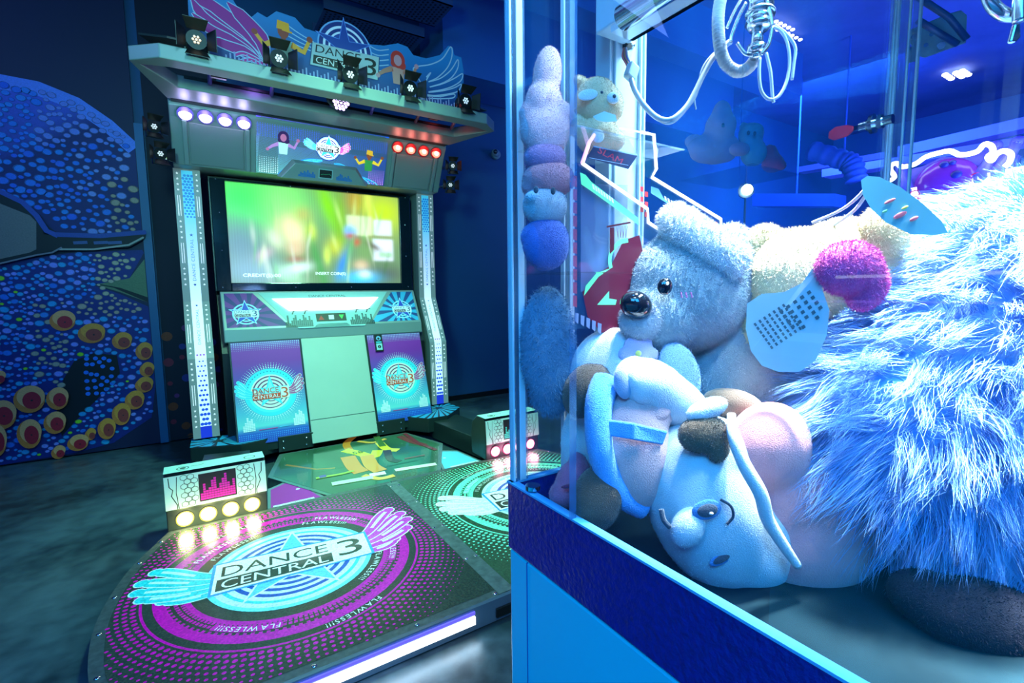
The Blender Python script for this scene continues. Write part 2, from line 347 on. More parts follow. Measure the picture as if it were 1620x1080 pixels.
cv.poly(clampx(MP([(150, 448), (100, 440), (180, 455), (235, 478), (235, 470), (190, 455)])), S(2, 8, 20))
# spots thrown over the skin
def inside(pt, poly):
    x, y = pt; c = False; j = len(poly) - 1
    for i in range(len(poly)):
        if (poly[i][1] > y) != (poly[j][1] > y) and x < (poly[j][0] - poly[i][0]) * (y - poly[i][1]) / (poly[j][1] - poly[i][1] + 1e-12) + poly[i][0]: c = not c
        j = i
    return c
rnd = random.Random(3)
pxb = [(-50, 128), (0, 132), (60, 142), (120, 165), (170, 196), (210, 228), (228, 250), (231, 368), (200, 372), (100, 362), (40, 318), (-50, 280)]
pxl = [(-50, 430), (40, 418), (100, 402), (215, 402), (200, 438), (160, 450), (190, 470), (235, 490), (252, 530), (258, 600), (238, 655), (180, 696), (120, 710), (-50, 738)]
hole = [(100, 600), (118, 570), (150, 558), (185, 562), (190, 590), (165, 620), (120, 665), (98, 690), (90, 650)]
sk = [(99, 508, 19, 16), (145, 528, 21, 16), (193, 540, 16, 14), (232, 556, 14, 15), (235, 585, 12, 12), (228, 609, 15, 13), (213, 633, 16, 16), (192, 655, 15, 19), (169, 678, 14, 18), (143, 687, 8, 9), (124, 700, 16, 13), (93, 715, 10, 10),
      (48, 631, 22, 22), (92, 630, 16, 18), (88, 668, 16, 18), (48, 685, 17, 24), (5, 655, 20, 23), (-4, 695, 14, 26), (0, 597, 9, 9)]
placed = []
def spots(poly, n, r0, r1, colf):
    tries = 0; k = 0
    while k < n and tries < n * 40:
        tries += 1; x = rnd.uniform(-50, 262); y = rnd.uniform(120, 745)
        if not inside((x, y), poly) or (inside((x, y), hole)): continue
        if any(abs(x - a) < ra + 2 and abs(y - b) < rb + 2 for a, b, ra, rb in sk): continue
        if poly is pxb and y > 372: continue
        r = rnd.uniform(r0, r1)
        if any((x - a) ** 2 + (y - b) ** 2 < (r + c + .7) ** 2 for a, b, c in placed): continue
        placed.append((x, y, r)); k += 1; u, v = mp(x, y)
        if u > XE - .02: continue
        ru = r * .0040; c = colf(x, y)
        cv.disc(u, v, ru * 1.12, tuple(q * .45 for q in c), 10, False, ry=ru * .88); cv.d += .0003
        cv.disc(u, v, ru * .92, c, 12, False, ry=ru * .7, rot=rnd.uniform(-.5, .5)); cv.d -= .0003
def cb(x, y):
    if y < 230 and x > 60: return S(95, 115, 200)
    if x > 175 and y > 270 and rnd.random() < .75: return S(165, 140, 120)
    if x > 120 and rnd.random() < .3: return S(110, 130, 200)
    return S(15 + rnd.randint(0, 20), 85 + rnd.randint(0, 35), 205)
def cl(x, y):
    if 380 < y < 470 and x > 150: return S(175, 160, 135)
    if 470 < y < 500 and x > 120: return S(170, 145, 130)
    if rnd.random() < .03: return S(140, 200, 40)
    if 55 < x < 105 and 470 < y < 610 and rnd.random() < .5: return S(160, 145, 130)
    if rnd.random() < .28: return S(120, 130, 220)
    return S(15 + rnd.randint(0, 30), 95 + rnd.randint(0, 60), 205)
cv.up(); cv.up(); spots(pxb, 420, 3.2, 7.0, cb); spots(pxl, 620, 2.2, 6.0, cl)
hs_ = []
for i in range(160):
    x = rnd.uniform(135, 178); y = rnd.uniform(565, 625)
    if (x - 160) * .9 + (y - 590) < 40 and all((x - a_) ** 2 + (y - b_) ** 2 > 70 for a_, b_ in hs_): hs_.append((x, y)); u, v = mp(x, y); cv.disc(u, v, .014, S(25, 110, 220), 10, False)
cv.up(); cv.up(); cv.up()
for (x, y, a, b) in sk:
    u, v = mp(x, y); k = .00345; b = b * 1.22; cv.d += .0002
    if u + a * k > XE: u = XE - a * k - .001
    red = S(170, 20, 40) if x < 130 else S(150, 50, 45)
    cv.disc(u, v, a * k, S(200, 110, 45), 26, True, ry=b * k * .95)
    cv.disc(u + .01, v + .02, a * k * .9, S(225, 150, 95) if x < 130 else S(215, 135, 50), 26, True, ry=b * k * .8)
    cv.disc(u + .012, v - .006, a * k * .60, red, 22, True, ry=b * k * .62); cv.disc(u + .012, v - .006, a * k * .08, BK, 8)
# goggles
cv.up()
cv.poly(MP([(-60, 285), (0, 300), (40, 318), (62, 340), (72, 372), (95, 372), (232, 368), (230, 378), (205, 392), (100, 395), (72, 400), (40, 408), (-60, 430)]), S(3, 5, 16))
cv.poly(MP([(-60, 312), (0, 322), (50, 342), (60, 352), (60, 395), (50, 400), (-60, 424)]), S(105, 100, 98))
cv.line(MP([(-60, 288), (0, 303), (38, 321), (60, 342), (76, 366), (94, 374)]), .03, S(40, 65, 150)); cv.line(MP([(90, 372), (160, 374), (232, 368)]), .03, S(38, 62, 140))
cv.line(MP([(95, 395), (150, 395), (205, 388), (228, 376)]), .012, S(150, 150, 140)); cv.line(MP([(0, 418), (60, 404), (85, 400), (100, 392)]), .01, S(110, 110, 120))
for x in (118, 150, 172): cv.line(MP([(x, 385), (x + 22, 384)]), .02, S(60, 80, 130))
cv.build('octopus_painting', INKM, mur)
# narrow painted strip behind the column and dark doorway reveal
mb = MB(); mb.box(-.21, .25, YM + .01, YM + .038, .01, 3.7); mb.build('dark_reveal', mk('near_black_blue', (.002, .003, .02), .7), mur)
cv = CV((0, YM + .01, 0), (1, 0, 0), (0, 0, 1))
hs_ = []
for i in range(160):
    u = rnd.uniform(-.19, .2); v = rnd.uniform(.05, .95) ** 1.3
    if any((u - a_) ** 2 + (v - b_) ** 2 < .0056 for a_, b_ in hs_): continue
    hs_.append((u, v)); c = rnd.choice([S(40, 40, 150), S(120, 30, 120), S(150, 60, 20), S(150, 20, 60)])
    cv.disc(u, v, rnd.uniform(.012, .035), tuple(q * .5 for q in c), 12, False)
cv.rect(-.2, .02, .24, .03, S(2, 3, 20)); cv.build('painting_continuation', INKM, mur)

# ------------------------------------------------------------------ dance machine
XC = .835
DM = thing('dance_arcade_machine', 'tall dance arcade machine with winged marquee, large screen and lit canopy', 'arcade machine', (XC, 3.85, 0))
# body shell
mb = MB(); side = [(3.62, .02), (3.66, .72), (3.86, 1.10), (3.96, 1.13), (3.96, 1.9), (4.15, 1.9), (4.15, .02)]
mb.ext([(XC - .70, y, z) for y, z in side], (1.40, 0, 0)); mb.build('body', BLACK, DM)
# columns: follow the bent profile
prof = [(3.845, 1.905), (3.845, 1.06), (3.66, .70), (3.645, .19)]
def colquad(sx, a, b, off, k0, k1):  # frame along a straight run of the column, u across (inner->outer), v along from top
    pass
for sx, lab in ((-1, 'left'), (1, 'right')):
    c0 = thing  # readability
    mb = MB(); back = [(4.0, .19), (4.0, 1.905)]
    mb.ext([(XC + sx * .745, y, z) for y, z in prof + back], (sx * .145, 0, 0)); col = mb.build('side_column', SILVER, DM, bevel=.006)
    # bright strip and rails drawn along the three runs
    m2 = MB()
    runs = [(prof[0], prof[1]), (prof[1], prof[2]), (prof[2], prof[3])]; tot = 0
    for ri, (a, b) in enumerate(runs):
        L_ = math.hypot(b[0] - a[0], b[1] - a[1]); V = np.array([0, (a[0] - b[0]) / L_, (a[1] - b[1]) / L_])
        u0 = XC - .89 if sx < 0 else XC + .745
        cv = CV((u0, b[0], b[1]), (1, 0, 0), V, m2, 0)
        cv.rect(.0, 0, .145, L_, S(95, 120, 122)); 
        n = max(1, int(L_ / .1))
        if ri == 0:
            cv.grad(.042, .0, .103, L_ - .01, [(0, S(225, 235, 245)), (.35, S(190, 215, 240)), (.7, S(90, 190, 225)), (1, S(70, 185, 225))])
            cv.up()
            for j in range(22):
                for k in range(3):
                    r_ = .0085 * min(1, (j + 4) / 22 + .2)
                    if j > 6: cv.disc(.054 + k * .019 + (j % 2) * .0095 - .004, L_ - .30 + (j - 7) * .0185, r_, S(20, 115, 190), 10, False)
            cv.text('DANCE CENTRAL', .072, .27, .018, S(70, 130, 190), w=.27, rot=PI / 2); cv.star(.072, .43, .011, S(30, 70, 150)); cv.star(.072, .11, .011, S(30, 70, 150))
        elif ri == 1:
            cv.rect(.042, .0, .103, L_, S(225, 232, 246)); cv.text('DANCE CENTRAL', .072, L_ * .55, .017, S(70, 130, 190), w=.25, rot=PI / 2); cv.star(.072, L_ - .03, .010, S(30, 70, 150))
            cv.up()
            for k in range(3): cv.disc(.054 + k * .018, .025, .006, S(140, 30, 190), 10, False)
        else:
            cv.rect(.042, .075, .103, L_, S(225, 232, 246)); cv.rect(.042, .0, .103, .075, S(30, 50, 190)); cv.up()
            for j in range(14):
                for k in range(3 - j % 2):
                    cv.disc(.054 + k * .019 + (j % 2) * .0095, .09 + j * .031, .0105 - j * .00045, S(25, 75, 200), 10, False)
        cv.up()
        # stars and paired lines on the rails
        for side_ in (.020, .124):
            v = L_ - .03; first = True
            while v > .05:
                for k in range(4):
                    if v > .02: cv.star(side_, v, .0085, WH, up=False); v -= .034
                if v - .16 > .0:
                    for dx in (-.006, .006): cv.rect(side_ + dx - .0018, v - .13, side_ + dx + .0018, v, WH, False)
                    v -= .165
                else: v -= .05
    m2.build('column_print', INKC, col, fix=False)
# monitor bezel and screen
yb0, yb1 = 3.90, 3.845
bz = MB(); zb, zt = 1.125, 1.875; hw = .695
bz.box(XC - hw, XC + hw, 3.93, 3.97, zb, zt)
for a in ((XC - hw, XC - .607, zb, zt), (XC + .607, XC + hw, zb, zt), (XC - .607, XC + .607, zb, 1.182), (XC - .607, XC + .607, 1.863, zt)): bz.box(a[0], a[1], 3.875, 3.94, a[2], a[3])
bezel = bz.build('screen_bezel', mk('black_glass_bezel', (.004, .014, .02), .12, coat=.5), DM, bevel=.004)
beads('bezel_screw', [(XC + a_, 3.873, b_) for a_ in (-.66, -.2, .2, .66) for b_ in (1.15, 1.868)] + [(XC + a_, 3.873, b_) for a_ in (-.65, .65) for b_ in (1.4, 1.65)], .0045, CHROME, bezel)
# screen picture: blurred dancers as soft colour fields on a fine grid
nx, ny = 150, 84
U, V = np.meshgrid(np.linspace(0, 1, nx), np.linspace(0, 1, ny))
img = np.zeros((ny, nx, 3)); base = np.array([.16, .26, .12]); img[:] = base
def blob2(cx, cy, rx, ry, col, a=1., rot=0, p=2):
    dx = U - cx; dy = (V - cy); c, s = math.cos(rot), math.sin(rot); x = (dx * c * 1.78 + dy * s) / rx; y = (-dx * s * 1.78 + dy * c) / ry
    m = np.exp(-np.power(x * x + y * y, p / 2) * 1.2)[..., None] * a
    img[:] = img * (1 - m) + np.array(S(*col)) * m
def boxb(x0, x1, y0, y1, col, a=1.):
    m = (1 / (1 + np.exp(-(U - x0) * 220))) * (1 / (1 + np.exp((U - x1) * 220))) * (1 / (1 + np.exp(-(V - y0) * 140))) * (1 / (1 + np.exp((V - y1) * 140))); m = m[..., None] * a
    img[:] = img * (1 - m) + np.array(S(*col)) * m
blob2(.12, .85, .5, .3, (60, 220, 80)); blob2(.3, .8, .25, .3, (150, 235, 120), .8); blob2(.05, .4, .3, .3, (110, 130, 150), .8); blob2(.1, .12, .4, .2, (140, 165, 180), .9)
blob2(.55, .85, .10, .35, (130, 200, 20), .95, .3); blob2(.62, .7, .08, .4, (120, 170, 10), .8); blob2(.72, .93, .12, .2, (190, 120, 20), .8); blob2(.9, .82, .3, .28, (200, 210, 30), .95); blob2(.8, .9, .05, .3, (235, 230, 90), .7)
boxb(.66, .82, .54, .76, (225, 225, 175), .85); boxb(.83, .95, .55, .73, (225, 222, 215)); boxb(.82, .955, .26, .51, (232, 226, 232)); boxb(.86, .95, .30, .36, (110, 190, 90), .6); boxb(.79, .95, .53, .545, (120, 90, 60), .6); blob2(.9, .1, .3, .13, (90, 95, 85), .9)
blob2(.37, .28, .2, .5, (90, 130, 70), .7); blob2(.33, .60, .14, .14, (240, 225, 150), .9); blob2(.35, .50, .12, .15, (245, 205, 160), .9); blob2(.35, .37, .09, .1, (225, 180, 140), .9); blob2(.35, .25, .1, .04, (170, 100, 80), .8); blob2(.36, .16, .16, .06, (230, 240, 225), .9, .2)
blob2(.40, .73, .1, .1, (190, 170, 90), .8); blob2(.44, .55, .06, .1, (225, 225, 70), .85); blob2(.24, .46, .08, .12, (245, 230, 200), .6, .5); blob2(.3, .08, .2, .1, (200, 235, 200), .6, -.4); blob2(.18, .3, .1, .06, (230, 180, 190), .6, .6); blob2(.48, .2, .05, .4, (70, 150, 70), .7, .25)
blob2(.58, .40, .1, .12, (200, 190, 40), .8); blob2(.53, .3, .04, .1, (220, 230, 90), .8); blob2(.68, .58, .075, .075, (120, 170, 225), 1, 0, 3); blob2(.68, .53, .07, .04, (185, 90, 60), .9); blob2(.72, .46, .05, .05, (210, 80, 60), .8)
blob2(.77, .36, .11, .12, (120, 150, 90), .9, 0, 3); blob2(.83, .42, .1, .04, (90, 70, 40), .8, -.5); blob2(.62, .2, .06, .2, (60, 130, 200), .9, -.3); blob2(.74, .2, .09, .07, (240, 190, 150), .8); blob2(.74, .06, .22, .08, (60, 190, 240), .95); blob2(.76, .1, .08, .05, (235, 240, 235), .8)
for k in range(26): blob2(rnd.uniform(.1, .95), rnd.uniform(.1, .9), rnd.uniform(.01, .03), rnd.uniform(.08, .25), rnd.choice([(230, 240, 150), (60, 110, 50), (240, 230, 210), (90, 180, 90)]), .35, rnd.uniform(-.3, .3))
img *= (1 + .07 * np.sin(U * 520))[..., None]
me = bpy.data.meshes.new('screen'); vs_ = [(XC - .607 + 1.214 * u, 3.905, 1.182 + .681 * v) for v in np.linspace(0, 1, ny) for u in np.linspace(0, 1, nx)]
fs_ = [(j * nx + i, j * nx + i + 1, (j + 1) * nx + i + 1, (j + 1) * nx + i) for j in range(ny - 1) for i in range(nx - 1)]
mb = MB(); mb.add(vs_, fs_, 0, cols=[tuple(c) for c in img.reshape(-1, 3)])
cv = CV((XC - .607, 3.905, 1.182), (1, 0, 0), (0, 0, 1), mb, 0, eps=.0006); cv.up(); cv.up()
cv.text('CREDIT(S):00', .195, .05, .03, (.9, .95, 1), w=.24); cv.text('INSERT COIN(S)', .665, .068, .03, (.9, .95, 1), w=.22)
mb.build('screen', INKS, DM, fix=False)
# console: slanted panel under the screen
CT = np.array([0, 3.815, 1.12]); CB = np.array([0, 3.672, .80])
mb = MB(); mb.ext([(XC - .682, 3.815, 1.122), (XC - .682, 3.668, .872), (XC - .682, 3.655, .79), (XC - .682, 3.72, .775), (XC - .682, 3.86, .9), (XC - .682, 3.86, 1.122)], (1.364, 0, 0)); con = mb.build('console', SILVER, DM, bevel=.006)
Vc = np.array([0, 3.815 - 3.668, 1.122 - .872]); Lc = np.linalg.norm(Vc); Vc = Vc / Lc
cv = CV((XC, 3.668, .872), (1, 0, 0), Vc)
GL = S(150, 190, 190)
def sunburst(poly, cu, cvv, a, b):
    cv.poly(poly, a); cv.up()
    for k in range(14):
        t = 2 * PI * k / 14; q = [(cu, cvv), (cu + .5 * math.cos(t), cvv + .5 * math.sin(t)), (cu + .5 * math.cos(t + .2), cvv + .5 * math.sin(t + .2))]
        # clip the ray to the convex patch
        out = q
        n = len(poly)
        for i in range(n):
            A = poly[i]; B = poly[(i + 1) % n]; new = []
            f = lambda P_: (B[0] - A[0]) * (P_[1] - A[1]) - (B[1] - A[1]) * (P_[0] - A[0])
            for j in range(len(out)):
                P1, P2 = out[j], out[(j + 1) % len(out)]; d1, d2 = f(P1), f(P2)
                if d1 >= 0: new.append(P1)
                if (d1 >= 0) != (d2 >= 0): tt = d1 / (d1 - d2); new.append((P1[0] + tt * (P2[0] - P1[0]), P1[1] + tt * (P2[1] - P1[1])))
            out = new
            if len(out) < 3: break
        if len(out) >= 3: cv.poly(out, b, False)
pl = [(-.662, .015), (-.29, .015), (-.49, .275), (-.662, .275)]; pr = [(.29, .015), (.662, .015), (.662, .275), (.49, .275)]
sunburst(pl, -.53, .11, S(120, 25, 135), S(45, 25, 110)); sunburst(pr, .53, .11, S(45, 165, 215), S(15, 60, 130))
for cx_ in (-.545, .545): cv.ring(cx_, .115, .05, .058, LC); cv.ring(cx_, .115, .07, .08, LC); cv.star(cx_, .12, .105, LC, k=.38); cv.star(cx_, .12, .09, S(35, 60, 190), k=.38); cv.rect(cx_ - .07, .09, cx_ + .075, .145, WH); cv.text('DANCE', cx_ - .02, .131, .02, S(40, 40, 120), w=.09); cv.rect(cx_ - .066, .093, cx_ + .028, .115, S(90, 20, 60)); cv.text('CENTRAL', cx_ - .019, .104, .016, WH, w=.088); cv.text('3', cx_ + .053, .118, .042, S(40, 40, 120), w=.03)
cv.poly([(-.455, .277), (-.27, .012), (.27, .012), (.455, .277)], GL)
cv.poly([(-.25, .018), (-.23, -.012), (-.13, -.012), (-.09, .03), (.09, .03), (.13, -.012), (.23, -.012), (.25, .018)], GL)
cv.text('DANCE CENTRAL', 0, .247, .017, S(40, 60, 70), w=.26)
cv.rect(-.105, .035, .105, .1, BK)
cv.poly([(-.09, .048), (-.05, .048), (-.07, .085)], S(190, 20, 30)); cv.rect(-.018, .05, .018, .085, WH); cv.poly([(.055, .085), (.09, .085), (.072, .05)], S(60, 230, 80))
for b0 in (-.31, .13):
    hs = [rnd.randint(3, 9) for _ in range(14)]; bars(cv, b0 + .0, .0, .18, hs, .0105, S(30, 55, 60))
    for q in (.05, .13): cv.line([(b0 + q, .1), (b0 + q + .012, .125), (b0 + q - .01, .14)], .008, S(20, 35, 40)); cv.line([(b0 + q + .012, .125), (b0 + q + .035, .13)], .006, S(20, 35, 40)); cv.disc(b0 + q + .008, .148, .007, S(20, 35, 40), 10)
cv.build('console_print', INKG, con)
cv = CV((XC, 3.668, .872), (1, 0, 0), Vc, d=.009); cv.poly([(-.375, .225), (-.275, .125), (.275, .125), (.375, .225)], (1, 1, 1)); cv.build('light_window', lamp('console_lamp', (.93, .97, 1), 3.2), con)
# lower front: two printed side panels, silver door, coin slot
PT = np.array([3.655, .79]); PB = np.array([3.44, .15]); Vp = np.array([0, PT[0] - PB[0], PT[1] - PB[1]]); Lp = np.linalg.norm(Vp); Vp /= Lp
mb = MB(); mb.ext([(XC - .66, 3.655, .79), (XC - .66, 3.44, .15), (XC - .66, 3.44, .10), (XC - .66, 3.64, .10), (XC - .66, 3.80, .79)], (1.32, 0, 0)); lowb = mb.build('lower_cabinet', DARKM, DM)
for sx in (-1, 1):
    mb = MB(); u0 = -.652 if sx < 0 else .235; u1 = -.235 if sx < 0 else .652
    cv = CV((XC, 3.44, .15), (1, 0, 0), Vp, mb, d=.006)
    cv.grad(u0, 0, u1, Lp - .005, [(0, S(20, 60, 170)), (.13, S(25, 80, 185)), (.14, S(120, 205, 205)), (.3, S(90, 170, 200)), (.6, S(95, 60, 160)), (.8, S(140, 30, 150)), (.92, S(150, 35, 155)), (1, S(130, 90, 170))], 30)
    cv.up()
    for j in range(5):
        for i in range(34): cv.disc(u0 + .006 + i * (u1 - u0 - .012) / 33, Lp - .012 - j * .012, .0040 - j * .0006, S(190, 190, 220), 6, False)
    for j in range(5):
        for i in range(34): cv.disc(u0 + .006 + i * (u1 - u0 - .012) / 33, .06 - j * .012, .0035 - j * .0005, S(70, 150, 220), 6, False)
    cu = (u0 + u1) / 2; cy_ = .325
    for a in range(72):
        t = 2 * PI * a / 72
        for k in range(4): cv.disc(cu + (.165 + .011 * k) * math.cos(t), cy_ + (.165 + .011 * k) * math.sin(t), .0042 - .0009 * k, S(215, 235, 235), 6, False)
    cv.ring(cu, cy_, .118, .158, CY); cv.ring(cu, cy_, .12, .134, S(90, 225, 225)); cv.up()
    for a in range(18): t = PI * (.1 + .8 * a / 17); cv.disc(cu + .139 * math.cos(t), cy_ + .139 * math.sin(t), .004, S(20, 120, 170), 6, False)
    cv.disc(cu, cy_, .118, S(245, 225, 215))
    for k in range(4): cv.ring(cu, cy_, .100 - k * .022, .108 - k * .022, S(120, 30, 100), 0, PI); cv.ring(cu, cy_, .100 - k * .022, .106 - k * .022, S(120, 60, 110), PI, 2 * PI)
    cv.star(cu, cy_, .112, CY, k=.36); cv.star(cu, cy_, .085, S(150, 225, 235), k=.36)
    feathers(cv, cu - .105, cy_ - .005, -.078, .09, CY, S(150, 230, 230), 4); feathers(cv, cu + .11, cy_ + .0, .085, .09, S(190, 80, 140), S(235, 220, 225), 4)
    cv.text('DANCE', cu - .03, cy_ + .012, .033, S(225, 70, 30), w=.155); cv.rect(cu - .11, cy_ - .045, cu + .055, cy_ - .01, S(225, 70, 30)); cv.text('CENTRAL', cu - .028, cy_ - .0275, .024, WH, w=.155); cv.rect(cu + .058, cy_ - .048, cu + .108, cy_ + .030, S(245, 225, 215)); cv.text('3', cu + .083, cy_ - .01, .068, S(225, 70, 30), w=.040)
    bars(cv, u0 + .03, .085, .07, [4, 6, 9, 7, 8, 5], .010, WH); bars(cv, u1 - .09, .085, .07, [5, 8, 7, 10, 9, 7], .010, WH)
    cv.rect(cu - .09, .085, cu + .02, .089, S(230, 60, 140)); cv.rect(cu + .03, .088, cu + .1, .092, S(90, 190, 230))
    pnl = cv.build('side_panel', INKG, DM)
    if sx > 0:
        q = CV((XC, 3.44, .15), (1, 0, 0), Vp, d=.02); q.N = q.N
        mb2 = MB(); A_ = [q.p(.285, Lp - .135), q.p(.345, Lp - .135), q.p(.345, Lp - .005), q.p(.285, Lp - .005)]
        mb2.ext(A_, -q.N * .02); sl = mb2.build('coin_slot', BLACK, pnl, bevel=.002)
        q.d += .001; q.rect(.293, Lp - .125, .337, Lp - .075, S(150, 190, 200)); q.rect(.295, Lp - .07, .335, Lp - .06, S(60, 190, 210)); q.disc(.315, Lp - .035, .017, S(120, 170, 210)); q.disc(.315, Lp - .038, .009, BK); q.disc(.315, Lp - .1, .012, BK); q.text('1', .315, Lp - .1, .013, WH); q.build('slot_plate', INKG, sl)
q = CV((XC, 3.44, .15), (1, 0, 0), Vp); mb = MB()
A_ = [q.p(-.225, -.055), q.p(.218, -.055), q.p(.218, Lp - .002), q.p(-.225, Lp - .002)]
mb.ext(A_, q.N * .014 * (1 if q.N[1] < 0 else -1)); dr = mb.build('service_door', DOORM, DM, bevel=.003)
mb = MB(); q.d = .016; mb.add([q.p(-.222, .10), q.p(.215, .10), q.p(.215, .103), q.p(-.222, .103)], [(0, 1, 2, 3)]); mb.build('fold_line', DARKM, dr, fix=False)
# feet
for sx in (-1, 1):
    X_ = lambda x: XC + sx * x
    poly = [(X_(.90), 3.72), (X_(.91), 3.48), (X_(.72), 3.30), (X_(.56), 3.30), (X_(.44), 3.46), (X_(.44), 3.62), (X_(.62), 3.66)]
    if sx < 0: poly = [(X_(.90), 3.72), (X_(.91), 3.50), (X_(.64), 3.40), (X_(.54), 3.42), (X_(.42), 3.47), (X_(.42), 3.62), (X_(.62), 3.66)]
    mb = MB(); mb.prism(poly, .07, .178); ft = mb.build('foot', DARKM, DM, bevel=.005)
    cv = CV((0, 0, .178), (1, 0, 0), (0, 1, 0), d=.0005); cu, cw = X_(.76), 3.56
    cv.poly(poly, S(40, 150, 200)); cv.up()
    n = len(poly)
    for k in range(n):
        a, b = poly[k], poly[(k + 1) % n]
        for t in (.05, .4, .75): cv.tri([(cu, cw), (a[0] + (b[0] - a[0]) * t, a[1] + (b[1] - a[1]) * t), (a[0] + (b[0] - a[0]) * (t + .11), a[1] + (b[1] - a[1]) * (t + .11))], [(0, 1, 2)], S(10, 40, 60), False)
    cv.star(cu, cw, .06, S(15, 40, 50)); cv.build('foot_print', INKG, ft)
    # flange with bolts joining foot and cabinet, arm out to the equaliser box
    mb = MB(); x0, x1 = sorted((X_(.43), X_(.215))); mb.box(x0, x1, 3.43, 3.46, .075, .175); fl = mb.build('bolted_flange', DARKM, DM, bevel=.002)
    beads('bolt', [(X_(xx), 3.428, z) for xx in (.40, .26) for z in (.10, .145)], .007, CHROME, fl)
    mb = MB(); mb.ext([(X_(.60), 3.34, .02), (X_(.84), 3.40, .02), (X_(.84), 3.40, .15), (X_(.60), 3.34, .15)], (sx * .07, -.64, .0)); mb.build('connecting_arm', DARKM, DM, bevel=.004)
# header box
hp = [(3.73, 1.905), (3.60, 2.15), (3.56, 2.205), (3.56, 2.245), (4.1, 2.28), (4.1, 1.905)]
mb = MB(); mb.ext([(XC - .885, y, z) for y, z in hp], (1.77, 0, 0)); hdr = mb.build('header', SILVER, DM, bevel=.006)
mb = MB(); mb.ext([(XC - .87, 3.50, 2.222), (XC - .87, 3.64, 2.222), (XC - .87, 3.64, 2.262), (XC - .87, 3.50, 2.262)], (1.74, 0, 0)); mb.build('shadow_gap', BLACK, DM)
Vg = np.array([0, 3.60 - 3.73, 2.15 - 1.905]); Lg = np.linalg.norm(Vg); Vg /= Lg
for sx in (-1, 1):
    a, b = (-.79, -.50) if sx < 0 else (.50, .79)
    q = CV((XC, 3.73, 1.905), (1, 0, 0), Vg, d=.0); mb = MB(); sg = 1 if q.N[1] < 0 else -1
    mb.ext([q.p(a, .015), q.p(b, .015), q.p(b, Lg - .02), q.p(a, Lg - .02)], q.N * .012 * sg); mb.build('speaker_grille', GREYP, DM, bevel=.003)
    for e0, e1 in ((a - .035, a - .01), (b + .01, b + .035)): mb = MB(); mb.ext([q.p(e0, .008), q.p(e1, .008), q.p(e1, Lg - .01), q.p(e0, Lg - .01)], q.N * .02 * sg); mb.build('speaker_trim', SILVER, DM, bevel=.003)
    # round lenses on the band above the speaker
    V2 = np.array([0, 3.56 - 3.60, 2.205 - 2.15]); V2 /= np.linalg.norm(V2); q2 = CV((XC, 3.60, 2.15), (1, 0, 0), V2); sg2 = 1 if q2.N[1] < 0 else -1
    lm = lamp('violet_white_lens', (.80, .72, 1), 7) if sx < 0 else mk('red_lens', (.9, .3, .2), .3, emit=(1, .10, .06), es=4.5)
    for k in range(4):
        u = sx * (.498 + .102 * k); c = q2.O + q2.U * u + q2.V * .028; n_ = q2.N * sg2
        mb = MB(); mb.cyl(c, c + n_ * .012, .043, .043, 28); rm = mb.build('lamp_bezel', mk('lens_rim', (.10, .08, .3) if sx < 0 else (.3, .02, .03), .3), DM)
        mb = MB(); mb.ball(c + n_ * .010, (.034, .012, .034), nu=24, nv=10); ln = mb.build('lamp_lens', lm, rm, smooth=True)
        if sx > 0:
            mb = MB(); mb.ball(c + n_ * .016, (.020, .009, .020), nu=16, nv=8); mb.build('lamp_core', lamp('red_lamp_core', (1, .75, .6), 7), ln, smooth=True)
        point('lens_glow_lamp', tuple(c + n_ * .05 + np.array([0, 0, .02])), .35 if sx < 0 else .16, (.45, .35, 1) if sx < 0 else (1, .08, .06), .02)
# central header print
Vh = np.array([0, 3.555 - 3.715, 2.225 - 1.905]); Lh = np.linalg.norm(Vh); Vh /= Lh
mb = MB(); q = CV((XC, 3.715, 1.905), (1, 0, 0), Vh, mb, d=.0); sg = 1 if q.N[1] < 0 else -1
oct_ = [(-.43, 0), (.43, 0), (.43, Lh - .03), (.40, Lh - .005), (-.40, Lh - .005), (-.43, Lh - .03)]
def hc(u, v):
    t = v / Lh; l = (u + .43) / .86
    a = np.array(S(110, 200, 190)) * (1 - l) + np.array(S(30, 60, 160)) * l; b = np.array(S(90, 70, 200)) * (1 - l) + np.array(S(20, 80, 190)) * l
    return tuple(a * (1 - t) + b * t)
for i in range(20):
    for j in range(6):
        a0, a1 = -.43 + .86 * i / 20, -.43 + .86 * (i + 1) / 20; b0, b1 = Lh * j / 6, Lh * (j + 1) / 6
        q.tri([(a0, b0), (a1, b0), (a1, b1), (a0, b1)], [(0, 1, 2, 3)], hc, False)
q.d = .0; 
q.mb.ext([(XC + u, 3.715 + Vh[1] * v, 1.905 + Vh[2] * v) for u, v in oct_], (0, .03, 0), 1)
for f_ in (0,): pass
hq = CV((XC, 3.715, 1.905), (1, 0, 0), Vh, mb, d=.001)
for j in range(10):
    for i in range(60):
        u = -.42 + i * .0142; v = Lh - .02 - j * .011
        if abs(u) > .05: hq.disc(u, v, .0028, S(60, 90, 210), 6, False)
for j in range(9):
    for i in range(9): hq.disc(.31 + i * .0135, .012 + j * .012, .0045 - j * .0003, S(190, 120, 210), 6, False); hq.disc(-.41 + i * .0135, .012 + j * .012, .0045 - j * .0003, S(190, 215, 220), 6, False)
hq.up()
for k in range(9):
    t = PI * (1.05 + .1 * k); hq.line(bez((-.02, .13), (-.15 - .03 * k, .15 - .02 * k), (-.25, .06 - .01 * k), (-.30 + .06 * k, .005)), [.012 - .0005 * i for i in range(12)], S(90, 215, 220) if k % 2 else S(40, 130, 200), False)
for k in range(7): hq.line(bez((.06, .12), (.15, .14 - .015 * k), (.2 + .02 * k, .06), (.20 + .03 * k, .005)), .007, S(30, 120, 190) if k % 2 else S(60, 170, 200), False)
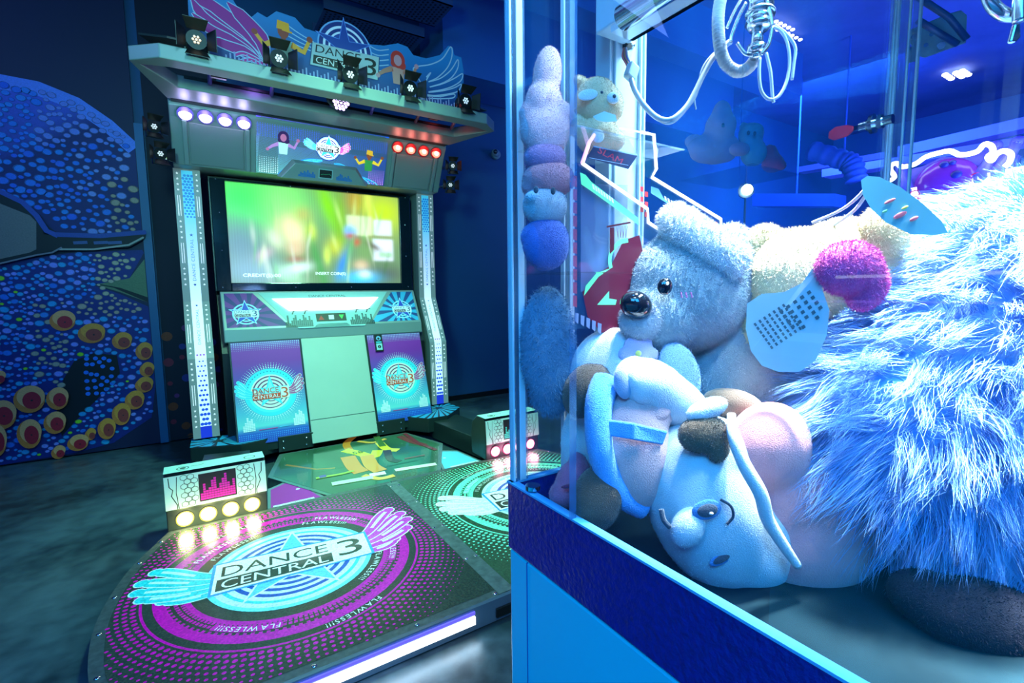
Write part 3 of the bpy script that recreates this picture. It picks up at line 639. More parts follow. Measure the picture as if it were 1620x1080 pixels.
logo(hq, 0.015, .215, .082, (S(20, 40, 130), LC, S(20, 50, 150), CY), rot=-.03)
def dancer(c, x, y, s, top=(200, 170, 40), trunk=(40, 120, 60), skin=(110, 60, 40), pose=1, hat=None, hair=None, legs=True):
    """plain dancer cut-out without a face"""
    c.up(); c.line([(x, y - .1 * s), (x, y + .26 * s)], [.24 * s, .30 * s], S(*trunk), False)
    c.line([(x - .13 * s, y + .22 * s), (x - .33 * s, y + .12 * s), (x - .46 * s, y + (.28 if pose > 0 else .02) * s)], [.12 * s, .09 * s, .06 * s], S(*top), False)
    c.line([(x + .13 * s, y + .22 * s), (x + .34 * s, y + .14 * s), (x + .44 * s, y + .36 * s)], [.12 * s, .09 * s, .06 * s], S(*top), False)
    c.up(); c.disc(x + .45 * s, y + .39 * s, .055 * s, S(*skin), 12, False); c.disc(x - .47 * s, y + (.3 if pose > 0 else 0) * s, .05 * s, S(*skin), 12, False)
    c.line([(x, y + .26 * s), (x, y + .36 * s)], .08 * s, S(*skin), False)
    if hair: c.disc(x, y + .44 * s, .17 * s, S(*hair), 18, True, ry=.19 * s); c.disc(x - .09 * s, y + .34 * s, .08 * s, S(*hair), 12); c.disc(x + .10 * s, y + .33 * s, .09 * s, S(*hair), 12)
    c.disc(x, y + .42 * s, .095 * s, S(*skin), 16, True, ry=.12 * s)
    if hat: c.poly([(x - .11 * s, y + .45 * s), (x + .11 * s, y + .45 * s), (x + .1 * s, y + .58 * s), (x - .09 * s, y + .6 * s)], S(*hat)); c.line([(x - .02 * s, y + .45 * s), (x + .15 * s, y + .43 * s)], .03 * s, S(*hat))
dancer(hq, .30, .12, .21, hat=(190, 150, 40)); dancer(hq, -.27, .16, .2, top=(150, 110, 170), trunk=(150, 200, 190), skin=(150, 90, 130), hair=(40, 20, 70), pose=-1)
hq.build('header_print', [INKH, SILVER], DM)
# small display hood at the bottom of the header
mb = MB(); hood = [(-.31, -.01), (.31, -.01), (.215, .115), (-.215, .115)]
q = CV((XC, 3.715, 1.905), (1, 0, 0), Vh, d=.002); sg = 1 if q.N[1] < 0 else -1; q.N = q.N * sg
lo = [q.O + q.U * u + q.V * v for u, v in hood]; hi = [q.O + q.U * u * .93 + q.V * (v * .86 + .004) + q.N * .045 for u, v in hood]
mb.loft([lo, hi]); hd = mb.build('display_hood', SILVER, DM, bevel=.004)
q.d = .0465; q.rect(-.05, .02, .045, .085, S(150, 185, 190)); q.rect(-.043, .026, .038, .079, BK); q.line([(-.035, .045), (-.02, .05), (0, .048), (.02, .055), (.033, .045)], .003, S(60, 160, 110))
bars(q, -.18, .018, .11, [2, 4, 3, 5, 4, 6, 4, 3, 5, 3], .008, S(30, 110, 190)); bars(q, .07, .018, .11, [3, 4, 6, 5, 3, 4, 3, 5, 3, 2], .008, S(30, 110, 190)); q.build('small_display', INKG, hd)
# canopy frame (trapezoid ring of square bars)
outer = [(XC - .885, 3.52), (XC - 1.02, 3.06), (XC - .895, 2.95), (XC + .895, 2.95), (XC + 1.02, 3.06), (XC + .885, 3.52)]
inner = [(XC - .83, 3.31), (XC - .975, 3.085), (XC - .86, 3.05), (XC + .86, 3.05), (XC + .975, 3.085), (XC + .83, 3.31)]
mb = MB(); z0, z1 = 2.222, 2.29; n = 6
lo = [(x, y, z0) for x, y in outer]; hi = [(x, y, z1) for x, y in outer]; li = [(x, y, z0) for x, y in inner]; hi2 = [(x, y, z1) for x, y in inner]; vs_ = lo + hi + li + hi2; fs_ = []
for i in range(n):
    j = (i + 1) % n; fs_ += [(i, j, n + j, n + i), (2 * n + j, 2 * n + i, 3 * n + i, 3 * n + j), (i, 2 * n + i, 2 * n + j, j), (n + i, n + j, 3 * n + j, 3 * n + i)]
mb.add(vs_, fs_); mb.build('canopy_frame', SILVER, DM, bevel=.005)
mb = MB(); mb.box(XC - .8, XC + .8, 3.3, 3.6, 2.275, 2.29); mb.build('canopy_roof', BLACK, DM)
mb = MB(); mb.prism([(x, y) for x, y in inner], 2.36, 2.37); mb.build('canopy_lid', BLACK, DM)
for k, x in enumerate((-.68, -.37, -.03, .22, .53, .80)):
    mb = MB(); mb.tube([(XC + x, 3.30, 2.27), (XC + x + .0, 3.24, 2.30), (XC + x, 3.16, 2.31), (XC + x, 3.06, 2.30)], .011, 8); mb.build('canopy_rib', mk('rib_violet', (.25, .12, .6) if x < .3 else (.5, .12, .2), .3, .4), DM, smooth=True)
point('canopy_violet_lamp', (XC - .45, 3.2, 2.30), .5, (.4, .2, 1), .03); point('canopy_red_lamp', (XC + .7, 3.2, 2.30), .12, (1, .1, .1), .03)
# LED head hanging in the opening
mb = MB(); c = np.array((XC - .01, 3.19, 2.285)); mb.ball(c, (.075, .06, .06)); lh = mb.build('led_head', BLACK, DM, smooth=True)
vd = (np.array([0, 0, H]) - c); vd /= np.linalg.norm(vd); vd = np.array([.05, -.75, -.65]); vd /= np.linalg.norm(vd); a1 = np.cross(vd, [0, 0, 1]); a1 /= np.linalg.norm(a1); a2 = np.cross(vd, a1)
mb = MB()
for i in range(-2, 3):
    for j in range(-2, 3):
        x = (i + .5 * (j % 2)) * .021; y = j * .018
        if x * x + y * y < .046 ** 2: mb.ball(c + vd * .055 + a1 * x + a2 * y, .0085, nu=10, nv=6)
mb.build('led_cluster', lamp('violet_led', (.6, .4, 1), 5), lh, smooth=True)
# stage spotlights with barn doors
def spotlight(c, parent, s=1., on=(.75, .85, 1), yaw=0., colm=None):
    c = np.array(c, float); A = np.array(Matrix.Rotation(yaw, 3, 'Z')); f = A @ np.array([0, -1, -.12]); f /= np.linalg.norm(f); r_ = np.cross(f, [0, 0, 1]); r_ /= np.linalg.norm(r_); u_ = np.cross(r_, f)
    mb = MB(); mb.cyl(c - f * .055 * s, c + f * .02 * s, .036 * s, .042 * s, 20)
    mb.add([], [])
    for sg_, ax, ot in ((1, r_, u_), (-1, r_, u_), (1, u_, r_), (-1, u_, r_)):
        a = c + f * .02 * s + ax * sg_ * .042 * s; b = a + f * .045 * s + ax * sg_ * .035 * s
        mb.ext([a - ot * .036 * s, a + ot * .036 * s, b + ot * .05 * s, b - ot * .05 * s], ax * sg_ * .003)
    mb.ext([c + r_ * .05 * s - u_ * .075 * s, c + r_ * .05 * s + u_ * .01, c + r_ * .044 * s + u_ * .01, c + r_ * .044 * s - u_ * .075 * s], f * .02)
    mb.ext([c - r_ * .05 * s - u_ * .075 * s, c - r_ * .05 * s + u_ * .01, c - r_ * .044 * s + u_ * .01, c - r_ * .044 * s - u_ * .075 * s], f * .02)
    mb.ext([c - r_ * .05 * s - u_ * .078 * s, c + r_ * .05 * s - u_ * .078 * s, c + r_ * .05 * s - u_ * .07 * s, c - r_ * .05 * s - u_ * .07 * s], f * .03)
    sp = mb.build('stage_spotlight', BLACK, parent)
    mb = MB(); k = 0
    for i in range(7):
        t = 2 * PI * i / 6; rr = 0 if i == 6 else .014 * s
        mb.ball(c + f * .022 * s + r_ * rr * math.cos(t) + u_ * rr * math.sin(t), .0058 * s, nu=8, nv=6)
    mb.build('led_lens', lamp('spot_led', on, .7), sp, smooth=True); return sp
for x, col_ in ((.095, (1, .55, .25)), (.464, (.75, .85, 1)), (.835, (.8, .9, 1)), (1.196, (.75, .85, 1)), (1.575, (.6, .75, 1))): spotlight((x, 2.975, 2.345), DM, 1.05, col_)
spotlight((.19, 3.14, 2.30), DM, .7, (.3, .5, 1)); spotlight((1.44, 3.18, 2.31), DM, .6, (.5, .7, .7))
for x, z in ((-.13, 2.08), (-.11, 1.93), (1.80, 2.10), (1.775, 1.95)):
    spotlight((x, 3.62, z), DM, .8, (.75, .85, .9), yaw=(.3 if x < 1 else -.3)); mb = MB(); mb.tube([(x, 3.66, z), (x + (.06 if x < 1 else -.06), 3.74, z)], .012); mb.build('lamp_bracket', CHROME, DM)
# marquee board
YQ = 3.035
def q1(x, y, sx_=2.7): return ony(200 + x / sx_, y / sx_, YQ)
def mq(l): return [(q1(*p)[0], q1(*p)[2]) for p in l]
topl = [(355, 215), (330, 150), (265, 60), (262, -20), (300, -60), (430, -40), (500, 70), (520, 85), (560, 52), (600, 75), (640, 48), (720, 75), (760, 120), (820, 140), (860, 115), (905, 110), (930, 95), (955, 115), (1010, 150), (1040, 190), (1100, 195), (1160, 185), (1200, 200), (1225, 235), (1280, 250), (1340, 235), (1375, 195), (1395, 205), (1400, 235), (1430, 245), (1440, 300), (1440, 350), (1425, 400), (1400, 450), (1310, 440)]
zb_ = 2.285
out_ = [(u, max(v, zb_)) for u, v in mq(topl)] 
out_ = [(out_[0][0], zb_)] + out_ + [(out_[-1][0], zb_)]
MQ = DM
mb = MB(); t = geometry.tessellate_polygon([[Vector((u, v, 0)) for u, v in out_]])
n = len(out_); mb.add([(u, YQ, v) for u, v in out_] + [(u, YQ + .02, v) for u, v in out_], list(t) + [tuple(i + n for i in f) for f in t] + [(i, (i + 1) % n, n + (i + 1) % n, n + i) for i in range(n)])
mqo = mb.build('marquee_board', mk('marquee_backing', (.05, .3, .75), .4), DM)
cv = CV((0, YQ, 0), (1, 0, 0), (0, 0, 1), d=.0006)
def mcol(u, v): t = min(1, max(0, (v - 2.3) / .3)); return tuple(np.array(S(10, 30, 110)) * (1 - t) + np.array(S(24, 115, 190)) * t)
ctr = (.8, 2.29)
cv.poly(out_, mcol)
# inner darker field following the outline
def shrink(pts, k, c0): return [(c0[0] + (u - c0[0]) * k, c0[1] + (v - c0[1]) * k) for u, v in pts]
# magenta left wing
LW = S(120, 175, 215)
for i, pts in enumerate(([(275, -40), (330, 5), (470, 110), (560, 205), (600, 270)], [(300, 20), (380, 90), (480, 170), (560, 240), (600, 275)], [(275, -10), (330, 70), (440, 150), (520, 200), (570, 250)], [(280, 55), (350, 120), (440, 170), (520, 215), (560, 250)], [(355, 160), (420, 190), (500, 220), (560, 255), (590, 275)], [(430, 10), (510, 90), (570, 160), (590, 220), (600, 275)])):
    P_ = crv(mq(pts), 5); m_ = len(P_); w_ = np.interp(np.linspace(0, 1, m_), [0, .15, .5, 1], [.004, .05, .065, .015]) * (1.2 if i in (0, 5) else .8)
    cv.line(P_, w_ + .010, LW); cv.line(P_, w_, S(120, 14, 130))
for i, pts in enumerate(([(465, 235), (500, 228), (550, 250), (580, 270)], [(490, 262), (530, 255), (570, 275)])):
    P_ = crv(mq(pts), 4); cv.line(P_, .022, LW); cv.line(P_, .012, S(150, 30, 140))
# right cyan wing drawn in light lines
def outline(pts, w, c, closed=False):
    P_ = crv(mq(pts), 5); cv.line(P_, w, c)
for pts in ([(1290, 440), (1270, 400), (1255, 350), (1225, 300), (1240, 285), (1300, 275), (1350, 250), (1385, 200), (1390, 240), (1370, 290), (1330, 330), (1290, 350)], [(1290, 350), (1340, 335), (1385, 300), (1415, 255), (1415, 290), (1390, 330), (1350, 355), (1295, 372)], [(1295, 372), (1350, 358), (1400, 335), (1435, 315), (1428, 345), (1390, 370), (1340, 385), (1290, 392)], [(1290, 395), (1350, 388), (1400, 375), (1430, 360), (1415, 390), (1370, 402), (1320, 408), (1285, 405)], [(1285, 410), (1340, 412), (1398, 402), (1395, 418), (1340, 422), (1290, 420)], [(1280, 330), (1300, 310), (1280, 345), (1268, 400), (1262, 430)]):
    outline(pts, .007, LW)
for k in range(4): outline([(690, 110 + 22 * k), (740, 145 + 18 * k), (800, 180 + 14 * k)], .006, LW)
for k in range(5): outline([(1035, 195 + 26 * k), (1075, 215 + 22 * k), (1120, 212 + 22 * k)], .006, LW)
c_ = mq([(935, 205)])[0]
for r_, cc in ((.155, S(90, 160, 225)), (.147, S(15, 40, 120)), (.125, LC), (.112, S(15, 40, 120)), (.095, LC), (.085, S(25, 60, 150))): cv.ring(c_[0], c_[1] - .01, 0, r_, cc, -.35, PI + .2)
cv.star(c_[0] - .005, c_[1] + .0, .17, S(70, 130, 220), k=.3); cv.star(c_[0] - .005, c_[1], .155, S(20, 60, 150), k=.3)
pl_ = mq([(795, 180), (1078, 245), (1072, 342), (785, 275)])
cv.poly(shrink(pl_, 1.03, c_), S(20, 60, 110)); cv.poly(pl_, S(130, 175, 190))
def onpl(a, b):  # bilinear on the plate
    P0, P1, P2, P3 = [np.array(q_) for q_ in pl_]; return tuple((P3 * (1 - a) + P2 * a) * (1 - b) + (P0 * (1 - a) + P1 * a) * b)
cv.X = lambda a, b: onpl(a, b)
cv.text('DANCE', .38, .76, .34, S(15, 20, 40), w=.66); cv.rect(.03, .08, .70, .46, S(15, 22, 30)); cv.text('CENTRAL', .37, .27, .27, S(180, 210, 220), w=.60); cv.text('3', .87, .48, .74, S(15, 20, 30), w=.2)
cv.X = None
for k in range(70):
    u = .22 + k * .0195
    if u < 1.56: cv.rect(u, 2.29, u + .008, 2.335 + .012 * (k % 3), S(110, 140, 200), k == 0)
d1 = mq([(672, 190)])[0]; d2 = mq([(1160, 320)])[0]
dancer(cv, d1[0], d1[1] - .06, .30, top=(185, 150, 45), trunk=(90, 140, 130), skin=(120, 60, 45), hat=(190, 150, 30)); dancer(cv, d2[0], d2[1] - .03, .27, top=(140, 110, 100), trunk=(150, 130, 130), skin=(150, 130, 150), hair=(150, 45, 40), pose=-1)
cv.build('marquee_print', INKQ, mqo)

# ------------------------------------------------------------------ dance platform
DP = thing('dance_platform', 'low rounded dance platform with two printed pads and glowing front strip', 'dance platform', (XC, 2.0, 0))
PZ = .08
def half(sx, ins=0.):
    X_ = lambda x: XC + sx * x
    p = [(0.006 + ins * .3, 1.335 + ins), (.86, 1.335 + ins), (1.02 - ins, 1.40 + ins * .6), (1.12 - ins, 1.58), (1.155 - ins, 1.80), (1.15 - ins, 2.0), (1.105 - ins, 2.23), (1.04 - ins * .8, 2.40), (.985 - ins * .5, 2.53 - ins), (0.006 + ins * .3, 2.53 - ins)]
    q = [p[0]] + [tuple(a) for a in crv(p[1:9], 4)] + [p[9]]
    return [(X_(x), y) for x, y in q]
for sx in (-1, 1):
    po = half(sx); mb = MB(); mb.prism(po, .004, PZ - .004); base = mb.build('pad_base', mk('platform_edge_metal', (.16, .20, .24), .3, .6), DP)
    mb = MB(); pi_ = half(sx, .035)
    # metal rim ring
    n = len(po); mb.add([(x, y, PZ) for x, y in po] + [(x, y, PZ) for x, y in pi_] + [(x, y, PZ - .006) for x, y in po], [(i, (i + 1) % n, n + (i + 1) % n, n + i) for i in range(n)] + [(2 * n + i, 2 * n + (i + 1) % n, (i + 1) % n, i) for i in range(n)])
    mb.build('rim_trim', mk('scuffed_rim', (.13, .15, .15), .35, .5, bs=40, bstr=.1, var=.6, vs_=60), DP)
    mb = MB()
    rs_ = []
    for i in range(2, n - 1, 4): rs_.append(((po[i][0] * .5 + pi_[i][0] * .5), (po[i][1] * .5 + pi_[i][1] * .5), PZ + .001))
    for u in (.02, .3, .6, .8):
        rs_.append((XC + sx * (u + .02), 1.352, PZ + .001))
    for v in (1.6, 1.9, 2.2, 2.45): rs_.append((XC + sx * .02, v, PZ + .002))
    beads('rim_screw', rs_, (.008, .008, .003), CHROME, DP)
    cx, cy = XC + sx * .58, 1.95
    cv = CV((0, 0, PZ), (1, 0, 0), (0, 1, 0), d=.0008, eps=.00003)
    pad = S(44, 58, 50) if sx < 0 else S(50, 78, 56)
    cv.poly(pi_, pad)
    M_ = MAG if sx < 0 else S(120, 225, 195); Mdk = S(80, 60, 90) if sx < 0 else S(60, 110, 90)
    # halftone dots
    cv.up()
    inn = lambda u, v: inside((u, v), pi_)
    for k in range(9):
        rr = .485 + k * .021
        nd = int(2 * PI * rr / .0235)
        for i in range(nd):
            t = 2 * PI * (i + .5 * (k % 2)) / nd; u = cx + rr * math.cos(t); v = cy + rr * math.sin(t)
            if inn(u, v): cv.disc(u, v, .0088 - .0008 * k, M_, 8, False, ry=.0075 - .0007 * k)
    cv.ring(cx, cy, .462, .470, M_); cv.ring(cx, cy, .39, .435, M_); cv.ring(cx, cy, .335, .352, M_)
    cv.up()
    for k in range(150):
        t = 2 * PI * k / 150; rr = .36
        for rr in (.357, .374): cv.line([(cx + rr * math.cos(t), cy + rr * math.sin(t)), (cx + rr * math.cos(t + .028), cy + rr * math.sin(t + .028))], .012, M_, False)
    for k in range(110):
        t = 2 * PI * k / 110; cv.line([(cx + .394 * math.cos(t), cy + .394 * math.sin(t)), (cx + .394 * math.cos(t + .03), cy + .394 * math.sin(t + .03))], .010, pad, False)
    for r_, a_, inw in ((.448, 1.9, False), (.448, -1.3, False), (.372, 2.3, False), (.372, -.25, False), (.372, 4.2, False), (.33, 1.0, False), (.318, -.65, False), (.318, 2.2, False), (.372, .9, False)):
        cv.ring(cx, cy, r_ - .014, r_ + .014, pad if r_ > .44 or r_ < .35 else M_, a_ - .30, a_ + .28, 120); cv.arctext('FLAWLESS!!!', cx, cy, r_, .021, a_, (.75, .85, .85), inw)
    if sx < 0: st = ((.29, S(110, 225, 235)), (.272, S(205, 225, 248)), (.25, S(60, 205, 225)), (.236, S(215, 230, 250)))
    else: st = ((.29, S(205, 240, 240)), (.272, S(150, 190, 235)), (.25, S(235, 245, 250)), (.236, S(225, 240, 250)))
    for r_, c_ in st: cv.disc(cx, cy, r_, c_, 72)
    for k in range(5): r_ = .215 - k * .033; cv.ring(cx, cy, r_ - .017, r_, S(20, 80, 175))
    cv.star(cx - sx * .0, cy + .01, .265, S(225, 240, 255), rot=PI / 2 + .15 * sx, k=.36); cv.star(cx, cy + .01, .24, S(95, 195, 230), rot=PI / 2 + .15 * sx, k=.36)
    ff = (S(40, 200, 215), S(190, 240, 245)) if sx < 0 else (S(225, 240, 245), S(255, 255, 255))
    feathers(cv, cx - .20, cy + .02, -.235, .20, ff[0], ff[1]); feathers(cv, cx + .22, cy + .0, .26, .22, S(215, 60, 190) if sx < 0 else S(90, 210, 190), WH)
    P0, P1, P2, P3 = [np.array(a) + np.array([cx - .255, cy - 1.95]) for a in ((.01, 2.085), (.545, 2.025), (.527, 1.848), (-.015, 1.883))]
    cv.poly([P0 + (-.01, .01), P1 + (.01, .01), P2 + (.01, -.01), P3 + (-.01, -.01)], S(40, 150, 210)); cv.poly([P0, P1, P2, P3], (.9, .92, .97))
    cv.X = lambda a, b: tuple((P3 * (1 - a) + P2 * a) * (1 - b) + (P0 * (1 - a) + P1 * a) * b)
    cv.text('DANCE', .38, .70, .36, S(30, 60, 45), w=.68); cv.rect(.02, .06, .74, .44, S(30, 60, 48)); cv.text('CENTRAL', .38, .25, .28, (.9, .93, .97), w=.66); cv.text('3', .87, .52, .68, S(30, 60, 45), w=.17)
    cv.X = None
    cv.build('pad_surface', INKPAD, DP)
mb = MB(); mb.box(XC - .03, XC + .03, 1.34, 2.5, PZ - .002, PZ + .003); mb.build('centre_strip', mk('scratched_strip', (.22, .27, .26), .3, .6, bs=30, bstr=.3, var=.7, vs_=35), DP)
# front fascia with light strip
mb = MB(); mb.box(XC - .87, XC + .87, 1.322, 1.336, .006, PZ + .002); fa = mb.build('front_fascia', mk('blue_grey_fascia', (.22, .30, .40), .25, .7), DP)
for sx in (-1, 1):
    x0, x1 = (.12, .70) if sx < 0 else (XC * 2 - .70, XC * 2 - .12)
    mb = MB(); mb.box(x0, x1, 1.314, 1.323, .030, .056); mb.build('light_strip', lamp('white_strip', (.92, .97, 1), 2.6), fa)
    mb = MB(); mb.box(x0 - .05, x1, 1.316, 1.323, .063, .072); mb.build('violet_reflection', mk('violet_reflection_glow', (.25, .15, .8), .3, emit=(.22, .12, .9), es=.5), fa)  # violet reflection above the light strip put in as a glowing bar
mb = MB(); mb.box(.78, .88, 1.314, 1.323, .02, .05); mb.build('connector_plate', BLACK, fa)
# low-level light from the strip on the concrete
area('front_strip_glow_lamp', (.41, 1.30, .045), (.41, .9, 0), .6, .9, (.55, .8, 1), .03)
# floor display and wedges
hx = [(-.305, 2.535), (.305, 2.535), (.545, 3.02), (.43, 3.42), (-.43, 3.42), (-.545, 3.02)]
mb = MB(); mb.prism([(XC + x, y) for x, y in hx], .004, .066); fd = mb.build('floor_display', mk('display_frame', (.2, .3, .28), .25, .6), DP)
cv = CV((0, 0, .066), (1, 0, 0), (0, 1, 0), d=.0008, eps=.0002)
hi_ = shrink([(XC + x, y) for x, y in hx], .95, (XC, 2.98)); 
def fc(u, v):
    g = np.array(S(50, 92, 70)); return tuple(g * (.7 + .5 * math.sin(u * 9 + v * 4) ** 2))
t = (XC, 2.98); 
for i in range(6):
    a, b = hi_[i], hi_[(i + 1) % 6]
    for k in range(6): 
        for l in range(6):
            f0, f1, g0, g1 = k / 6, (k + 1) / 6, l / 6, (l + 1) / 6
            L_ = lambda f, g: (t[0] + ((a[0] * (1 - g) + b[0] * g) - t[0]) * f, t[1] + ((a[1] * (1 - g) + b[1] * g) - t[1]) * f)
            cv.tri([L_(f0, g0), L_(f1, g0), L_(f1, g1), L_(f0, g1)], [(0, 1, 2, 3)], fc, False)
FS = lambda l, z=.067: [tuple(onz(x, y, z)[:2]) for x, y in l]
cv.line(FS([(452, 735), (500, 742), (530, 740)]), .02, S(150, 110, 60)); cv.line(FS([(560, 748), (610, 738), (660, 728)]), .02, S(30, 60, 30))
for pts, w_, c_ in (([(560, 690), (548, 702), (556, 716)], .05, (205, 130, 50)), ([(545, 712), (565, 716), (590, 722), (598, 712)], .07, (215, 215, 50)), ([(550, 722), (560, 738), (572, 747)], .09, (215, 130, 60)), ([(580, 720), (588, 736), (602, 745)], .085, (220, 140, 60)), ([(600, 700), (612, 710), (630, 712)], .06, (230, 200, 60)), ([(612, 712), (618, 726), (632, 730)], .05, (60, 50, 30)), ([(632, 690), (650, 698), (672, 704)], .05, (120, 60, 60)), ([(575, 752), (600, 757), (624, 752)], .04, (235, 170, 80)), ([(566, 698), (590, 700), (610, 694)], .03, (220, 170, 80)), ([(595, 690), (600, 698), (606, 706)], .045, (70, 110, 60))):
    cv.line(crv(FS(pts), 5), w_, S(*c_))
for pts, w_, c_ in (([(625, 744), (650, 740), (690, 734)], .045, (235, 245, 220)), ([(585, 752), (610, 748)], .05, (245, 250, 225)), ([(525, 766), (560, 760), (590, 755)], .05, (200, 240, 190)), ([(500, 757), (540, 750), (560, 745)], .025, (150, 170, 60)), ([(505, 755), (516, 753)], .04, (80, 60, 140))):
    cv.line(FS(pts), w_, S(*c_))
cv.line(FS([(640, 686), (660, 700), (690, 712)]), .03, S(120, 50, 60)); cv.line(FS([(672, 720), (640, 726)]), .01, S(160, 60, 60)); cv.text('58', *FS([(566, 716)])[0], .05, S(40, 60, 30))
cv.build('floor_picture', ink('floor_picture_print', .18, glow=.25, coat=.4), fd)
for sx in (-1, 1):
    X_ = lambda x: XC + sx * x
    wp = [(X_(.325), 2.54), (X_(.43), 2.93), (X_(.565), 2.84), (X_(.600), 2.54)]
    mb = MB(); mb.prism(wp, .004, .062); wd = mb.build('printed_wedge', mk('wedge_metal', (.25, .32, .34), .3, .5), DP)
    cv = CV((0, 0, .062), (1, 0, 0), (0, 1, 0), d=.0008); g_ = shrink(wp, .86, (X_(.48), 2.70)); cv.poly(g_, S(190, 45, 165) if sx < 0 else S(110, 190, 235))
    cv.rect(X_(.48) - .09, 2.57, X_(.48) + .10, 2.592, WH); cv.text('warning', X_(.48) + .03, 2.581, .014, S(30, 60, 60), w=.11); cv.disc(X_(.43), 2.75, .010, WH); cv.build('wedge_print', INKG, wd)
    # equaliser light box
    x0, x1 = sorted((X_(.60), X_(.992)))
    pr = [(2.52, PZ), (2.52, .165), (2.515, .175), (2.525, .315), (2.545, .332), (2.63, .332), (2.69, .29), (2.71, .2), (2.70, PZ)]
    mb = MB(); mb.ext([(x0, y, z) for y, z in pr], (x1 - x0, 0, 0)); eb = mb.build('equaliser_box', DARKM, DP, bevel=.004)
    mb = MB(); sh = [(2.512, .176), (2.522, .318), (2.545, .336), (2.62, .336)]; V2 = (0, .0701, .9975)
    cv = CV((x0, 2.513, .176), (1, 0, 0), V2, mb, d=.003); Wd = x1 - x0; cv.rect(0, 0, Wd, .146, S(185, 225, 215)); cv.rect(.125 if sx < 0 else .125, .012, .27, .135, BK)
    hs = [3, 7, 4, 5, 8, 9, 4, 6, 8, 10, 6, 4, 7]; bars(cv, .130, .018, .135, hs, .0105, MAG if sx < 0 else S(70, 220, 200))
    for u0 in (.055, .272):
        for j in range(7):
            for i in range(2):
                cc = (u0 + .016 + i * .026 + (j % 2) * .013, .015 + j * .0195); pts = [(cc[0] + .0135 * math.cos(PI / 6 + k * PI / 3), cc[1] + .0125 * math.sin(PI / 6 + k * PI / 3)) for k in range(7)]
                for a_, b_ in zip(pts, pts[1:]): cv.line([a_, b_], .002, S(40, 60, 55), False)
    for u0, d_ in ((.012, 1), (Wd - .012, -1)): cv.line([(u0 + d_ * .004, .14), (u0 + d_ * .006, .1), (u0 + d_ * .018, .085), (u0 + d_ * .012, .06), (u0 + d_ * .03, .02), (u0 + d_ * .03, .0)], .0035, S(25, 40, 35)); cv.line([(u0 + d_ * .035, .14), (u0 + d_ * .03, .07), (u0 + d_ * .036, .0)], .0028, S(25, 40, 35))
    c2 = CV((x0, 2.548, .3365), (1, 0, 0), (0, 1, 0), mb, d=0); c2.rect(0, -.025, Wd, .08, S(190, 225, 218)); c2.ring(.07, .02, .02, .024, BK); c2.disc(.07, .02, .012, S(60, 80, 75)); c2.ring(Wd - .06, .02, .02, .024, BK); c2.line([(.1, .03), (.14, .03), (.15, .045)], .003, BK)
    mb.build('equaliser_print', INKG, eb, fix=False)
    lc = (1, .93, .35) if sx < 0 else (1, .25, .45)
    for k in range(4):
        x = x0 + .065 + k * .0875; c = np.array((x, 2.515, .124)); mb = MB(); mb.cyl(c, c + (0, .012, 0), .034, .034, 24); rm = mb.build('lamp_bezel', mk('lamp_ring', (.25, .22, .05) if sx < 0 else (.3, .03, .1), .3), eb)
        mb = MB(); mb.ball(c, (.029, .010, .029), nu=24, nv=10); mb.build('lamp_lens', lamp('box_lamp', (1, .88, .38) if sx < 0 else (1, .5, .66), 3.4), rm, smooth=True)
        point('box_lamp_glow', (x, 2.47, .115), 1.1 if sx < 0 else .7, lc, .025)

# ------------------------------------------------------------------ claw machine
XA, YB, ZR, ZF, XW, YN = .266, .42, .9025, .878, 1.10, -.62
CM = thing('claw_machine', 'large clear-sided claw machine with bright blue base, full of plush toys', 'claw machine', ((XA + XW) / 2, (YB + YN) / 2, 0))
CBL = mk('bright_blue_cabinet', (.0, .66, .85), .42, bs=60, bstr=.02)
mb = MB(); mb.box(XA, XW, YN, YB, .03, ZR - .074); cab = mb.build('base_cabinet', CBL, CM, bevel=.003)
mb = MB(); mb.box(XA - .0006, XA + .002, YB - .0335, YB - .0325, .03, ZR - .075); mb.build('panel_seam', mk('seam_blue', (0, .10, .4), .5), cab)
mb = MB(); zb0, zb1 = ZR - .073, ZR - .0015
mb.box(XA - .001, XA + .006, YN - .001, YB + .001, zb0, zb1); mb.box(XW - .006, XW + .001, YN - .001, YB + .001, zb0, zb1); mb.box(XA, XW, YN - .001, YN + .006, zb0, zb1); mb.box(XA, XW, YB - .006, YB + .001, zb0, zb1)
bd = mb.build('dark_blue_band', mk('speckled_navy_band', (.0, .012, .22), .35, bs=200, bstr=.2, var=.5, vs_=150), CM, bevel=.0015)
mb = MB(); mb.box(XA - .0015, XA + .007, YN - .0015, YB + .0015, ZR - .002, ZR); mb.box(XW - .007, XW + .0015, YN - .0015, YB + .0015, ZR - .002, ZR); mb.box(XA, XW, YB - .007, YB + .0015, ZR - .002, ZR); mb.build('rim_edge', mk('light_blue_rim', (.12, .5, .85), .3), CM)
mb = MB(); mb.box(XA + .006, XW - .006, YN + .006, YB - .006, ZR - .074, ZR - .062); mb.build('machine_deck', mk('worn_deck', (.006, .024, .034), .9, bs=15, bstr=.3, var=.7, vs_=14, spec=.1), CM)
